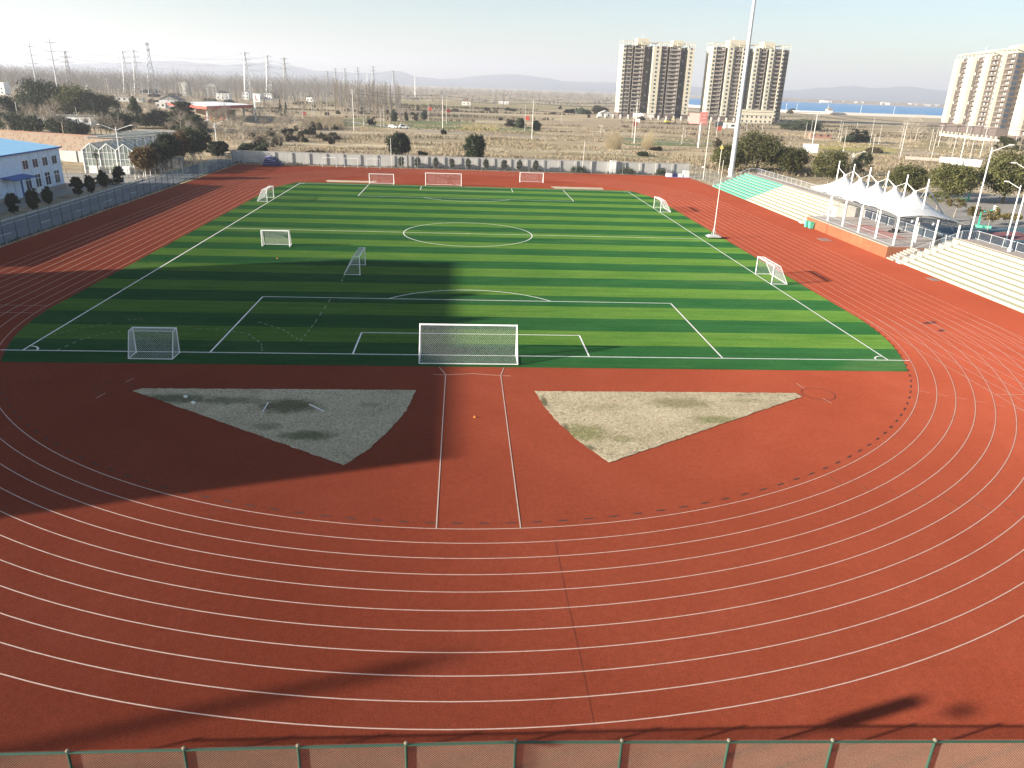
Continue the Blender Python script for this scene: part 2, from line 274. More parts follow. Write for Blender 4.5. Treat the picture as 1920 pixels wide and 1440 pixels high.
# ------------------------------------------------------------------ ground, track, pitch
def arc(cx, cy_, r, a0, a1, n=64): return [(cx+r*math.cos(R(a0+(a1-a0)*i/n)), cy_+r*math.sin(R(a0+(a1-a0)*i/n))) for i in range(n+1)]
YC0, YC1, RIN = 13.15, 91.85, 38.23
def setting():
    m = MB(); xs = [-9000, -1500, -500, -200, -56, 0, 57, 200, 500, 1500, 9000]; ys = [-500, -120, 20, 150, 300, 600, 1200, 3000, 13000]
    for i in range(len(xs)-1):
        for j in range(len(ys)-1): m.q((xs[i],ys[j],-.08),(xs[i+1],ys[j],-.08),(xs[i+1],ys[j+1],-.08),(xs[i],ys[j+1],-.08))
    struct(m.build('ground', MAT['field']))
    struct(MB().q((-55.6,-41.5,0),(56.5,-41.5,0),(56.5,120,0),(55.6,139.3,0),(-55.6,139.3,0)).build('running_track', MAT['track']))
    # turf: straight sides, rounded by the bend, cut straight behind the goal lines
    rt = 37.62; a0 = math.degrees(math.asin((-2.6-YC0)/rt)); pts = arc(0, YC0, rt, a0, 0, 24)+arc(0, YC1, rt, 0, -a0-1.5, 24)
    pts = pts+[(-x, y) for x, y in reversed(pts)]
    m = MB(); m.q(*[(x, y, .012) for x, y in pts]); struct(m.build('turf', MAT['turf']))
    # pitch lines
    m = MB(); z = .022; w = .13; L = 105; W = 34
    m.strip([(-W-1.6,0),(W+1.8,0)], w, z); m.strip([(-W,0),(-W,L)], w, z+.001); m.strip([(W,0),(W,L)], w, z+.001); m.strip([(-W,L),(W,L)], w, z); m.strip([(-W,52.5),(W,52.5)], w, z)
    m.strip(arc(0, 52.5, 9.15, 0, 360, 96)[:-1], w, z+.002, True); m.prism(arc(0, 52.5, .15, 0, 360, 10)[:-1], z, z+.003)
    for s, y0 in ((1, 0), (-1, L)):
        for hw, d in ((20.16, 16.5), (9.3, 5.5)):
            m.strip([(-hw,y0),(-hw,y0+s*d)], w, z+.003); m.strip([(hw,y0),(hw,y0+s*d)], w, z+.003); m.strip([(-hw,y0+s*d),(hw,y0+s*d)], w, z+.004)
        h = 8.05; k = (arc(0, 10.2, 10.2, math.degrees(math.asin(6.3/10.2)), 180-math.degrees(math.asin(6.3/10.2)), 40))
        m.strip([(x, y0+s*y) for x, y in k], w, z+.005)
        for sx in (-1, 1):
            a = arc(sx*W, y0, 1.0, 0, 360, 48); m.strip([p for p in a if abs(p[0]) <= W+.01 and (p[1]-y0)*s >= -.01][:12], w, z+.006)
    struct(m.build('pitch_lines', MAT['line']))
    m = MB()      # faded dashed lines of a small pitch
    def dashed(P, n, on=.55, w=.07):
        P = [gp(a, 0+b) for a, b in P]
        seg = []
        for i in range(len(P)-1):
            for k in range(24): seg.append((P[i][0]+(P[i+1][0]-P[i][0])*k/24, P[i][1]+(P[i+1][1]-P[i][1])*k/24))
        c = len(seg)/n
        for i in range(n):
            q = seg[int(i*c):int((i+on)*c)+1]
            if len(q) > 1: m.strip([q[0], q[len(q)//2], q[-1]] if len(q) > 2 else q, w, .022)
    dashed([(107,657),(150,638),(190,627),(234,620)], 9); dashed([(100,628),(150,616),(217,605)], 8); dashed([(370,617),(420,618),(465,626),(490,645),(492,661)], 12)
    dashed([(485,604),(530,618),(563,640),(590,606),(623,556)], 16); dashed([(240,600),(272,598)], 3); dashed([(640,528),(648,512)], 2, .5)
    struct(m.build('small_pitch_dashes', plain('faded_paint', (.26,.32,.24), .8)))
    # lane lines
    sg = MB(); m = MB(); z = .008; w = .05
    for i in range(11):
        r = RIN+1.215*i
        m.strip(arc(0, YC0, r, 180, 360, 128), w, z); m.strip(arc(0, YC1, r, 0, 180, 128), w, z)
        m.strip([(r, YC0), (r, YC1)], w, z); m.strip([(-r, YC0), (-r, YC1)], w, z)
        m.strip([(r, -13), (r, YC0-.01)], w, z+.004)
    m.strip([(38.2,-7.25),(50.4,-7.25)], .055, z+.006)
    for i in range(10):
        r = RIN+1.215*i; m.strip([(r+.05, 92.7), (r+1.15, 92.7)], .06, z+.006); m.strip([(-r-.05, 12.2), (-r-1.15, 12.2)], .05, z+.006); m.strip([(-r-.05, 9.9), (-r-1.15, 9.9)], .05, z+.006)
        for dx, k in ((32.9, 0), (34.1, 1), (35.6, 2), (37.3, 3)): pass
        a = -58.9+1.1*i; p = (r*math.cos(R(a)), YC0+r*math.sin(R(a))); a2 = a-.6; q = ((r+1.15)*math.cos(R(a2)), YC0+(r+1.15)*math.sin(R(a2))); sg.strip([p, q], .035, z+.006)
        a = -31.2; m.strip([(r*math.cos(R(a)), YC0+r*math.sin(R(a))), ((r+.7)*math.cos(R(a)), YC0+(r+.7)*math.sin(R(a)))], .04, z+.007)
    sm = MB(); sm.strip([gp(1040,1010), gp(1062,1120), gp(1085,1220), gp(1118,1380)], .022, .006); sm.strip([gp(400,945), gp(330,1180), gp(250,1380)], .02, .006); struct(sm.build('track_seam', plain('seam_rubber', (.185,.038,.020), .9)))
    # runway in front of the goal and the throwing marks
    m.strip([(-2.0,-4.35),(-2.0,-25.05)], .06, z+.008); m.strip([(2.05,-4.4),(2.05,-25.05)], .06, z+.008)
    m.strip([(-2.0,-4.35),(0,-4.05),(2.05,-4.4)], .06, z+.009); m.strip([(-2.9,-4.3),(-2.06,-4.36)], .06, z+.008); m.strip([(2.1,-4.42),(2.8,-4.45)], .06, z+.008)
    m.strip([(-2.0,-4.3),(-2.5,-2.75)], .06, z+.010); m.strip([(2.05,-4.35),(2.35,-2.75)], .06, z+.010)
    for P in (((235,717),(251,709)), ((180,747),(198,737)), ((1493,719),(1508,728)), ((1543,747),(1559,756))): m.strip([gp(*P[0]), gp(*P[1])], .05, z)
    struct(m.build('lane_lines', MAT['lane'])); struct(sg.build('stagger_marks', plain('stagger_paint', (.36,.13,.07), .8)))
    m = MB(); m.strip(arc(24.75, -7.45, 1.15, 0, 360, 40)[:-1], .05, .009, True); m.strip(arc(-24.2, -7.4, 1.15, 0, 360, 40)[:-1], .05, .009, True)
    for i in range(0, 182, 2):              # drain slots along the inner kerb
        if 0 <= i <= 180: m.strip(arc(0, YC0, 37.72, 181+i*.99, 181+i*.99+.72, 2), .10, .009)
    struct(m.build('drain_slots', MAT['drain']))
    # dead-grass sectors: an own uneven sheet plus small tufts
    for s, lab in ((-1, 0), (1, 1)):
        if s < 0: P = [(-22.8,-7.95),(-22.4,-7.5),(-3.95,-7.4),(-4.4,-11),(-5.1,-13.6),(-6.1,-16.4),(-7.3,-18.6)]
        else: P = [(4.3,-7.4),(4.65,-10),(5.3,-12.7),(6.3,-15.6),(7.6,-18.2),(23.3,-8.0),(23.1,-7.35)]
        Q = []
        for i in range(len(P)):
            a, b = P[i], P[(i+1) % len(P)]; d = math.hypot(b[0]-a[0], b[1]-a[1]); k = max(2, int(d/.3))
            for t in range(k):
                j = .045
                Q.append((a[0]+(b[0]-a[0])*t/k+rnd.uniform(-j, j), a[1]+(b[1]-a[1])*t/k+rnd.uniform(-j, j)))
        cx, cy2 = sum(p[0] for p in Q)/len(Q), sum(p[1] for p in Q)/len(Q); m = MB()
        for i in range(len(Q)): a, b = Q[i], Q[(i+1) % len(Q)]; m.q((cx,cy2,.05),(a[0],a[1],.03),(b[0],b[1],.03)) if s > 0 else m.q((cx,cy2,.05),(b[0],b[1],.03),(a[0],a[1],.03))
        struct(m.build('dead_lawn', MAT['dead']))
        m = MB()
        def inside(x, y):
            c = False
            for i in range(len(P)):
                (x1, y1), (x2, y2) = P[i], P[i-1]
                if (y1 > y) != (y2 > y) and x < (x2-x1)*(y-y1)/(y2-y1)+x1: c = not c
            return c
        n = 0
        while n < 5200:
            x = rnd.uniform(-23, 24); y = rnd.uniform(-18.7, -7.3)
            if not inside(x, y): continue
            n += 1; a = rnd.uniform(0, 6.28); h = rnd.uniform(.03, .09); l = rnd.uniform(.03, .08); w_ = rnd.uniform(.01, .03)
            m.q((x-w_*math.sin(a), y+w_*math.cos(a), .035), (x+w_*math.sin(a), y-w_*math.cos(a), .035), (x+l*math.cos(a), y+l*math.sin(a), .04+h))
        o = m.build('dry_grass', MAT['leaf_straw']); struct(o, 'stuff'); o['label'] = 'short dead grass tufts in the ' + ('shaded left' if s < 0 else 'sunlit right') + ' throwing sector'; o['category'] = 'grass'
    # sand pits behind the far goals
    for x0, x1, y0, y1 in ((-29.3,-19.6,108.2,111.6), (18.6,29,106.9,110.9)):
        m = MB(); Q = []
        P = [(x0,y0),(x1,y0+.4),(x1+.5,y1),(x0-.4,y1)]
        for i in range(4):
            a, b = P[i], P[(i+1) % 4]
            for t in range(10): Q.append((a[0]+(b[0]-a[0])*t/10+rnd.uniform(-.25,.25), a[1]+(b[1]-a[1])*t/10+rnd.uniform(-.2,.2), .01))
        m.q(*Q); struct(m.build('sand_pit', MAT['sand']))
    # road west of the track, yards and court
    struct(MB().q((-64.6,-30,-.03),(-56.6,-30,-.03),(-56.6,150,-.03),(-64.6,150,-.03)).build('road', MAT['asphalt']))
    m = MB().strip([(-63.3,-20),(-63.3,112)], .15, -.02)
    for k in range(14): m.strip([(-59.4, 23.4+k*10.1), (-59.4, 26.0+k*10.1)], .14, -.02)
    struct(m.build('road_markings', MAT['line']))
    struct(MB().box(-65.1,-64.6,-30,104,-.05,.12).build('kerb', MAT['kerb']))
    struct(MB().q((-72.9,20,-.02),(-68.6,20,-.02),(-68.6,92,-.02),(-72.9,92,-.02)).build('pavement', MAT['paving']))
    struct(MB().q((-110,93,-.04),(-64.6,93,-.04),(-64.6,113,-.04),(-110,113,-.04)).build('yard', MAT['paving']))
    struct(MB().q((67,20,-.04),(135,20,-.04),(135,118,-.04),(67,118,-.04)).build('court_yard', MAT['paving']))
    struct(MB().q((70,22,-.025),(104,30,-.025),(101,72,-.025),(70,66,-.025)).build('sports_court', MAT['court']))
    m = MB(); m.q(*[(x, y, -.015) for x, y in ((83,63.5),(92,66),(92.5,59),(84,57.5))]); struct(m.build('court_key', plain('court_red', (.24,.09,.09), .8)))
    m = MB()
    for P in (((71,24),(102,31.5)),((102,31.5),(99.5,70.5)),((99.5,70.5),(71,64.8)),((83,63.5),(84,57.5)),((84,57.5),(92.5,59)),((92.5,59),(92,66))): m.strip(P, .08, -.008)
    struct(m.build('court_lines', MAT['line']))
    # country road, crops and bare strips out in the fields
    def sheet(name, mat, P, z, j=2.0, n=7):
        Q = []
        for i in range(len(P)):
            a, b = P[i], P[(i+1) % len(P)]
            for t in range(n): Q.append((a[0]+(b[0]-a[0])*t/n+rnd.uniform(-j, j), a[1]+(b[1]-a[1])*t/n+rnd.uniform(-j, j), z))
        m = MB(); c = (sum(p[0] for p in Q)/len(Q), sum(p[1] for p in Q)/len(Q), z)
        for i in range(len(Q)): m.q(c, Q[i], Q[(i+1) % len(Q)])
        struct(m.build(name, MAT[mat]))
    G = lambda *P: [gp(a, b) for a, b in P]
    sheet('crop_field', 'crop_yellow', G((862,243),(862,233),(935,233),(930,246)), -.04)
    sheet('crop_field', 'crop_green', G((690,238),(700,226),(860,227),(1000,238),(1010,252),(860,244)), -.06)
    sheet('crop_field', 'crop_green', G((1165,272),(1160,258),(1290,260),(1365,264),(1360,275),(1280,274)), -.05)
    sheet('crop_field', 'crop_yellow', G((1500,290),(1535,268),(1600,268),(1690,278),(1680,293),(1590,290)), -.05)
    sheet('crop_field', 'dry_pasture', G((1700,275),(1730,262),(1900,285),(1900,297),(1790,294)), -.055)
    sheet('crop_field', 'crop_green', G((560,238),(570,222),(700,222),(690,236)), -.055)
    sheet('bare_field', 'bare_soil', G((615,210),(640,203),(800,206),(830,212),(700,213)), -.05, 4)
    sheet('bare_field', 'bare_soil', G((1000,236),(1030,226),(1160,226),(1290,236),(1160,240)), -.05, 4)
    sheet('bare_field', 'bare_soil', G((1180,240),(1200,230),(1480,240),(1500,252),(1330,258)), -.045, 4)
    sheet('bare_field', 'dry_pasture', G((560,196),(600,188),(900,190),(1140,200),(1140,208),(800,202)), -.05, 6)
    sheet('bare_field', 'bare_soil', G((0,178),(0,168),(60,170),(60,182)), -.045, 4)
    m = MB(); m.strip(G((640,226),(700,234),(760,241),(830,247),(1000,256),(1160,262),(1300,268),(1420,272),(1560,283),(1700,290),(1800,297),(1910,303)), 5, -.03); struct(m.build('country_road', plain('worn_road', (.30,.28,.25), .9)))
    m = MB(); m.strip(G((1672,277),(1740,285),(1800,294),(1850,299)), 3, -.02); struct(m.build('lane', plain('pale_track', (.50,.45,.38), .9)))
    # lake and its pale embankment
    sheet('lake', 'water', [(330,1180),(392,1010),(470,960),(620,955),(900,1100),(2100,2450),(1700,2900),(1360,3300),(900,3150),(520,2400)], -.02, 3)
    m = MB(); P = [(330,1168),(392,998),(470,948),(620,942),(905,1085)]
    for a, b in zip(P, P[1:]): m.q((a[0],a[1],0),(b[0],b[1],0),(b[0],b[1]+6,3.2),(a[0],a[1]+6,3.2)); m.q((a[0],a[1]+6,3.2),(b[0],b[1]+6,3.2),(b[0],b[1]+16,3.2),(a[0],a[1]+16,3.2))
    struct(m.build('embankment', plain('pale_bank', (.55,.50,.43), .9)))
    m = MB(); P = [(520,2410),(900,3160),(1360,3310),(1700,2910),(2110,2460)]
    for a, b in zip(P, P[1:]): m.q((a[0],a[1],.2),(b[0],b[1],.2),(b[0]*1.06,b[1]*1.06,.4),(a[0]*1.06,a[1]*1.06,.4))
    struct(m.build('lake_shore', plain('pale_shore', (.50,.42,.34), .9)))
    # hazy hills on the horizon, each with a long irregular ridge
    def hills(D, prof, seed):
        g = random.Random(seed); m = MB(); T = []
        for i in range(len(prof)-1):
            (x0, y0), (x1, y1) = prof[i], prof[i+1]
            for k in range(8):
                t = k/8; T.append((x0+(x1-x0)*t, y0+(y1-y0)*(3*t*t-2*t**3)+g.uniform(-.5, .5)))
        T.append(prof[-1]); rows = []
        for px, py in T:
            x, y, z = atY(px, py, D); rows.append([(x*1.0, D-1500, -1), (x, D-500, max(z, 0)*.55), (x, D, z), (x, D+900, -1)])
        for a, b in zip(rows, rows[1:]):
            for k in range(3): m.q(a[k], b[k], b[k+1], a[k+1])
        struct(m.build('hills', MAT['hill']))
    hills(9000, [(-60,132),(60,124),(200,118),(330,114),(390,119),(420,122),(480,117),(540,123),(600,133),(680,137),(745,133),(790,145),(850,150)], 1)
    hills(9400, [(780,152),(850,147),(905,141),(960,139),(985,141),(1020,145),(1060,152),(1120,154),(1190,155),(1260,160),(1330,164)], 2)
    hills(9400, [(1400,172),(1480,170),(1545,164),(1600,161),(1640,165),(1700,162),(1760,169),(1830,176),(1960,184)], 3)
setting()
# ------------------------------------------------------------------ goals
def netpatch(m, a, b, c, d, s, r):
    a, b, c, d = map(Vector, (a, b, c, d)); U = ((b-a).length+(c-d).length)/2; V = ((d-a).length+(c-b).length)/2
    P = lambda u, v: a*(1-u)*(1-v)+b*u*(1-v)+c*u*v+d*(1-u)*v
    nu, nv = max(1, U/s), max(1, V/s)
    k = -int(nv)-1
    while k < nu+1:
        k += 1
        for sg in (1, -1):           # u = k + sg*v in cell units
            pts = []
            k2 = k if sg > 0 else k+nv
            lo, hi = 0.0, nv
            if sg > 0: lo, hi = max(0, -k2), min(nv, nu-k2)
            else: lo, hi = max(0, k2-nu), min(nv, k2)
            if hi-lo < .2: continue
            m.tube(P((k2+sg*lo)/nu, lo/nv), P((k2+sg*hi)/nu, hi/nv), r, r, 3, False)
def goal(name, label, loc, rz, w, h, dt, db, pr=.055, ns=.2, nr=.006, group='football goals on the pitch', sag=.0):
    """Mouth in the local plane y=0 facing +y; top bars run back dt, ground bars run back db."""
    t = thing(name, label, 'goal', loc, rz, group); x = w/2
    for s in (-1, 1): MB().tube((s*x,0,0),(s*x,0,h+pr),pr,pr,8).build('post', MAT['white'], t)
    MB().tube((-x,0,h),(x,0,h),pr,pr,8).build('crossbar', MAT['white'], t)
    r = pr*.62; f = MB()
    for s in (-1, 1):
        if dt > .05: f.tube((s*x,0,h),(s*x,-dt,h-.03),r,r,6)
        f.tube((s*x,-dt,h-.03),(s*x,-db,.05),r,r,6); f.tube((s*x,0,.05),(s*x,-db,.05),r,r,6)
    f.tube((-x,-db,.05),(x,-db,.05),r,r,6)
    if dt > .05: f.tube((-x,-dt,h-.03),(x,-dt,h-.03),r*.6,r*.6,5)
    f.build('stay_frame', MAT['white'], t)
    n = MB(); e = .01
    if dt > .05: netpatch(n, (-x,0,h),(x,0,h),(x,-dt,h-.03),(-x,-dt,h-.03), ns, nr)
    netpatch(n, (-x,-dt-e,h-.03),(x,-dt-e,h-.03),(x,-db-e,.05),(-x,-db-e,.05), ns, nr)
    for s in (-1, 1): netpatch(n, (s*x,0,h),(s*x,-dt,h-.03),(s*x,-db-sag,.05),(s*x,0,.05), ns, nr)
    n.build('net', MAT['cloth'], t); return t
goal('football_goal', 'large white football goal nearest the camera, seen from behind its net', (-.3,0,.02), 0, 7.5, 2.5, .06, 2.1, .06, .15, .0055, sag=.25)
goal('football_goal', 'small white goal on the shaded left end of the near goal line', (-23.95,-.25,.02), 0, 3.2, 2.0, .75, 1.5, .05, .14, .0052)
goal('football_goal', 'small white goal alone on the sunlit left half, its mouth toward the camera', (-24.3,40.5,.02), math.pi, 3.4, 2.0, .55, 1.2, .05, .18, .0065)
goal('football_goal', 'narrow white goal turned side-on at the edge of the big shadow', (-12.0,28.5,.02), -math.pi/2, 4.9, 2.05, .7, 1.75, .05, .2, .006)
goal('football_goal', 'white goal on the left touchline near the far corner', (-34.3,80.8,.02), -math.pi/2, 4.9, 2.05, .75, 1.7, .05, .22, .006)
goal('football_goal', 'white goal on the right touchline, closer to the camera, casting a long frame shadow', (34.0,27.8,.02), math.pi/2, 5.0, 2.1, .75, 1.85, .055, .2, .006)
goal('football_goal', 'white goal on the right touchline near the far corner', (34.1,80.0,.02), math.pi/2, 5.0, 2.0, .75, 1.9, .055, .22, .006)
goal('football_goal', 'white small goal left of the main goal on the far goal line', (-17.6,106.2,.02), math.pi, 5.0, 2.1, .6, 1.5, .055, .25, .005)
goal('football_goal', 'wide white main goal on the far goal line', (-4.8,106.3,.02), math.pi, 7.4, 2.55, .8, 1.8, .06, .25, .005)
goal('football_goal', 'white goal standing on the red track beyond the far right of the pitch', (14.5,116.4,.02), math.pi, 5.2, 2.15, .7, 1.5, .055, .25, .005)
for i, (x, w) in enumerate(((-33.2,3.4),(-28.0,3.2),(-22.6,3.2))):
    t = thing('bar_frame', ['pale steel bar frame, nearest the blue mat stack by the far fence', 'pale steel bar frame, middle of three by the far fence', 'pale steel bar frame, farthest right of three by the far fence'][i], 'exercise bar', (x,136.9,0), 0, 'steel bar frames by the far fence')
    for s in (-1, 1): MB().tube((s*w/2,0,0),(s*w/2,0,2.3),.06,.06,6).build('post', MAT['steel'], t)
    MB().tube((-w/2,0,2.3),(w/2,0,2.3),.05,.05,6).build('crossbar', MAT['white'], t)
# ------------------------------------------------------------------ fences and walls
def meshfence(name, label, pts, h, step, sp=.35, r=.012, mat='fencewire', pmat='fencewire', rails=(1.0, .5, .05), pr=.035, horiz=True):
    """Posts, rails and a welded wire panel along a polyline."""
    t = thing(name, label, 'fence', (pts[0][0], pts[0][1], 0)); o = Vector((pts[0][0], pts[0][1], 0)); w = MB(); rl = MB(); npost = 0
    for a, b in zip(pts, pts[1:]):
        A = Vector((a[0], a[1], 0))-o; B = Vector((b[0], b[1], 0))-o; L = (B-A).length; k = max(1, round(L/step))
        for i in range(k+1):
            if i == k and b != pts[-1]: continue
            p = A+(B-A)*i/k; MB().tube(p, p+Vector((0,0,h+.06)), pr, pr, 6).build('post', MAT[pmat], t); npost += 1
        for f in rails: rl.tube(A+Vector((0,0,h*f)), B+Vector((0,0,h*f)), pr*.6, pr*.6, 5)
        n = int(L/sp)
        for i in range(n):
            p = A+(B-A)*(i+.5)/n; w.tube(p+Vector((0,0,.05)), p+Vector((0,0,h)), r, r, 3, False)
        if horiz:
            k = int(h/sp)
            for i in range(1, k): w.tube(A+Vector((0,0,h*i/k)), B+Vector((0,0,h*i/k)), r, r, 3, False)
    rl.build('rail', MAT[pmat], t); w.build('wire_panel', MAT[mat], t); return t
meshfence('mesh_fence', 'dark green wire fence between the left straight and the road', [(-55.9,-25),(-55.9,138.9)], 3.0, 2.9, .28, .011, pr=.05)
meshfence('mesh_fence', 'tall wire fence along the far end of the track, in front of the grey wall', [(-55.6,139.4),(55.4,139.4)], 3.1, 3.9, .3, .010, pmat='fencewire2', mat='fencewire2')
meshfence('mesh_fence', 'wire fence at the far right corner between the track and the green stand', [(55.6,139.2),(57.4,128),(57.9,119.6)], 3.1, 3.0, .3, .012, mat='fencewire2', pmat='fencewire2')
# near chain-link fence: real diagonal wires
t = thing('chain_link_fence', 'green framed chain-link fence along the bottom edge of the view', 'fence', (0,-40.6,0)); H = 3.0
px = [-20.2,-17.25,-14.25,-11.2,-8.2,-5.2,-2.3,.7,3.65,6.65,9.6,12.55,15.5,18.5,21.5]
for x in px:
    yb = -max(0, x-.7)*.027; o = MB().tube((x,yb,0),(x,yb,H+.05),.04,.04,8).build('post', MAT['postgreen'], t); MB().blob((x,yb,H+.07),.06,.06,.05,1,.0,8,5).build('post_cap', MAT['bark'], o)
MB().path([(px[0],0,H),(.7,0,H),(px[-1],-(px[-1]-.7)*.027,H)],.035,8).build('top_rail', MAT['postgreen'], t)
MB().path([(px[0],0,1.0),(.7,0,1.0),(px[-1],-(px[-1]-.7)*.027,1.0)],.03,6).build('middle_rail', MAT['postgreen'], t)
bend = lambda q: (q[0], q[1]-max(0, q[0]-.7)*.027, q[2])
m = MB(); d = .075; zlo = 1.2; x = px[0]
while x < px[-1]:
    m.tube((x,.045,zlo),(x+(H-zlo),.045,H+.03),.0032,.0032,3,False); m.tube((x,.055,H+.03),(x+(H-zlo),.055,zlo),.0024,.0024,3,False); x += d
m.v = [bend(q) for q in m.v]; m.build('wire_mesh', MAT['galv'], t)
# far grey wall with piers
t = thing('boundary_wall', 'long grey rendered wall with piers beyond the far end of the track', 'wall', (0,142.6,0))
MB().box(-58,57.5,0,.3,-.1,2.75).build('wall', MAT['wall'], t); MB().box(-58.1,57.6,-.06,.36,2.75,2.87).build('coping', MAT['kerb'], t)
for i in range(28):
    x = -56+i*4.2
    if x < 57: MB().box(x-.28,x+.28,-.22,.0,-.1,2.72).build('pier', MAT['wall'], t)
t = thing('gate_pier', 'broad white pier set in the grey far wall, right of centre', 'pier', (37.5,142.2,0)); MB().box(-.75,.75,-.5,.1,-.1,3.0).box(-.85,.85,-.6,.1,3.0,3.12).build('shaft', MAT['white'], t)
t = thing('stone_wall', 'tall rough stone wall behind the blue-roofed building', 'wall', (-120,168,0), R(-20))
MB().box(-75,33,-.4,.4,-.1,3.9).build('stonework', MAT['stone'], t); MB().box(-75,33,-.5,.5,3.9,4.1).build('coping', MAT['brick'], t)
t = thing('boundary_wall', 'low white rendered wall behind the greenhouse yard', 'wall', (-92,134,0), R(-14)); MB().box(-18,28,0,.3,-.1,2.4).build('wall', MAT['wall'], t)
for i in range(8): MB().box(-17.5+i*6,-16.9+i*6,-.2,.0,-.1,2.45).build('pier', MAT['wall'], t)
# ------------------------------------------------------------------ stands, stage, canopy
NT, RISE, RUN, XF = 9, .35, .88, 56.5
def stand(name, label, y0, y1, secs, ends):
    t = thing(name, label, 'grandstand', (XF, y0, 0)); L = y1-y0; top = NT*RISE; W = NT*RUN
    for (a, b, mat, lab) in secs:
        m = MB()
        for i in range(NT): m.box(i*RUN, (i+1)*RUN if i < NT-1 else W, a-y0, b-y0, -.1, (i+1)*RISE-.07)
        o = m.build('step_block', MAT['stepcream'], t)
        s = MB()
        for i in range(NT):
            s.box(i*RUN-.04, i*RUN+.55, a-y0+.02, b-y0-.02, (i+1)*RISE-.068, (i+1)*RISE)
            s.box(i*RUN-.02, i*RUN-.002, a-y0+.02, b-y0-.02, i*RISE+.004, (i+1)*RISE-.07)
        q = s.build('bench_row', MAT[mat], t); q['label'] = lab
    m = MB(); m.box(W, W+2.2, 0, L, -.1, top); m.build('walkway', MAT['walkway'], t)
    rl = MB(); X = W+2.05; n = int(L/.16)
    for i in range(n+1): rl.tube((X, L*i/n, top), (X, L*i/n, top+1.12), .011, .011, 3, False)
    for z in (.12, 1.12): rl.tube((X, 0, top+z), (X, L, top+z), .028, .028, 5)
    for i in range(int(L/2.4)+1): rl.tube((X, min(i*2.4, L), top), (X, min(i*2.4, L), top+1.18), .035, .035, 5)
    rl.build('back_railing', MAT['steel'], t)
    for e in ends:
        r = MB(); y = .12 if e == 0 else L-.12; n = 46
        for i in range(n+1):
            x = W*i/n; z = max(0, x/RUN*RISE); r.tube((x, y, z), (x, y, z+1.05), .013, .013, 3, False)
        r.tube((0, y, 1.05), (W, y, top+1.05), .03, .03, 5); r.tube((W, y, top+1.1), (X, y, top+1.1), .03, .03, 5)
        for i in range(9): r.tube((W+.2+i*.22, y, top), (W+.2+i*.22, y, top+1.1), .013, .013, 3, False)
        for i in range(5): r.tube((W*i/4, y, W*i/4/RUN*RISE), (W*i/4, y, W*i/4/RUN*RISE+1.1), .035, .035, 5)
        r.build('end_railing', MAT['steel'], t)
        c = MB()
        for i in range(NT): c.box(i*RUN+.02, (i+1)*RUN, (-.22 if e == 0 else L), (0 if e == 0 else L+.22), -.1, (i+1)*RISE+.05)
        c.build('end_wall', MAT['offwhite'], t)
    # half-height steps in the gangway next to the end
    g = MB(); ya = .35 if 0 in ends else L-1.6
    for i in range(NT): g.box(i*RUN-.44, i*RUN, ya, ya+1.1, i*RISE-.02, i*RISE+RISE*.5)
    g.build('gangway_step', MAT['palegrey'], t)
    return t
stand('grandstand', 'far stepped stand, half green and half cream, by the far right bend', 68.4, 118.8, [(68.4,96.5,'seat_cream','cream bench rows'),(96.5,118.8,'seat_green','mint green bench rows')], (0, 1))
stand('grandstand', 'near cream stepped stand at the right edge of the view', -2, 39.4, [(-2,39.4,'seat_cream','cream bench rows')], (1,))
# stage with orange wall
t = thing('stage', 'raised stage with orange tiled front wall between the two stands', 'stage', (56,41.4,0)); Lx, Ly, Z = 9.6, 25.4, 1.6
MB().box(.0,Lx,.0,Ly,-.1,Z-.06).build('wall', MAT['tile'], t)
MB().box(.55,Lx,-.03,Ly,Z-.058,Z).build('floor', MAT['stagefloor'], t)
m = MB(); m.box(-.06,.55,-.06,Ly,Z-.057,Z+.05); m.build('coping', MAT['walkway'], t)
MB().box(2.5,6.3,6,17.5,Z+.003,Z+.008).build('carpet', plain('stage_carpet', (.40,.22,.21), .9), t)
r = MB()
for i in range(150): r.tube((.8, .2+i*.168, Z), (.8, .2+i*.168, Z+.95), .009, .009, 3, False)
r.tube((.8,.1,Z+.95),(.8,Ly,Z+.95),.022,.022,5); r.tube((.8,.1,Z+.1),(.8,Ly,Z+.1),.018,.018,5); r.build('front_railing', MAT['steel'], t)
r = MB()
for i in range(150): r.tube((Lx-.1, .2+i*.168, Z), (Lx-.1, .2+i*.168, Z+1.15), .012, .012, 3, False)
for i in range(11): r.tube((Lx-.1,.1+i*2.5,Z),(Lx-.1,.1+i*2.5,Z+1.3),.04,.04,5)
r.tube((Lx-.1,.1,Z+1.2),(Lx-.1,Ly,Z+1.2),.03,.03,5); r.tube((Lx-.1,.1,Z+.12),(Lx-.1,Ly,Z+.12),.025,.025,5); r.build('back_railing', MAT['steel'], t)
r = MB(); 
for i in range(28): r.tube((.6+i*.22,-.1,Z),(.6+i*.22,-.1,Z+.95),.012,.012,3,False)
r.tube((.6,-.1,Z+.95),(6.6,-.1,Z+.95),.025,.025,5); r.build('side_railing', MAT['darkmetal'], t)
g = MB()
for i in range(8): g.box(i*.42+.1,(i+1)*.42+.1,-1.75,-.08,-.1,(i+1)*.2)
g.build('stair', MAT['walkway'], t)
m = MB(); m.box(4.7, Lx, Ly+.0, Ly+1.5, -.1, 3.1); m.build('end_block', MAT['offwhite'], t)
tag(thing('speaker_box', 'dark grey box standing at the back right of the stage floor', 'speaker', (63.9,43.2,1.6)), 'dark grey box standing at the back right of the stage floor', 'speaker'); sp = COL.objects['speaker_box']
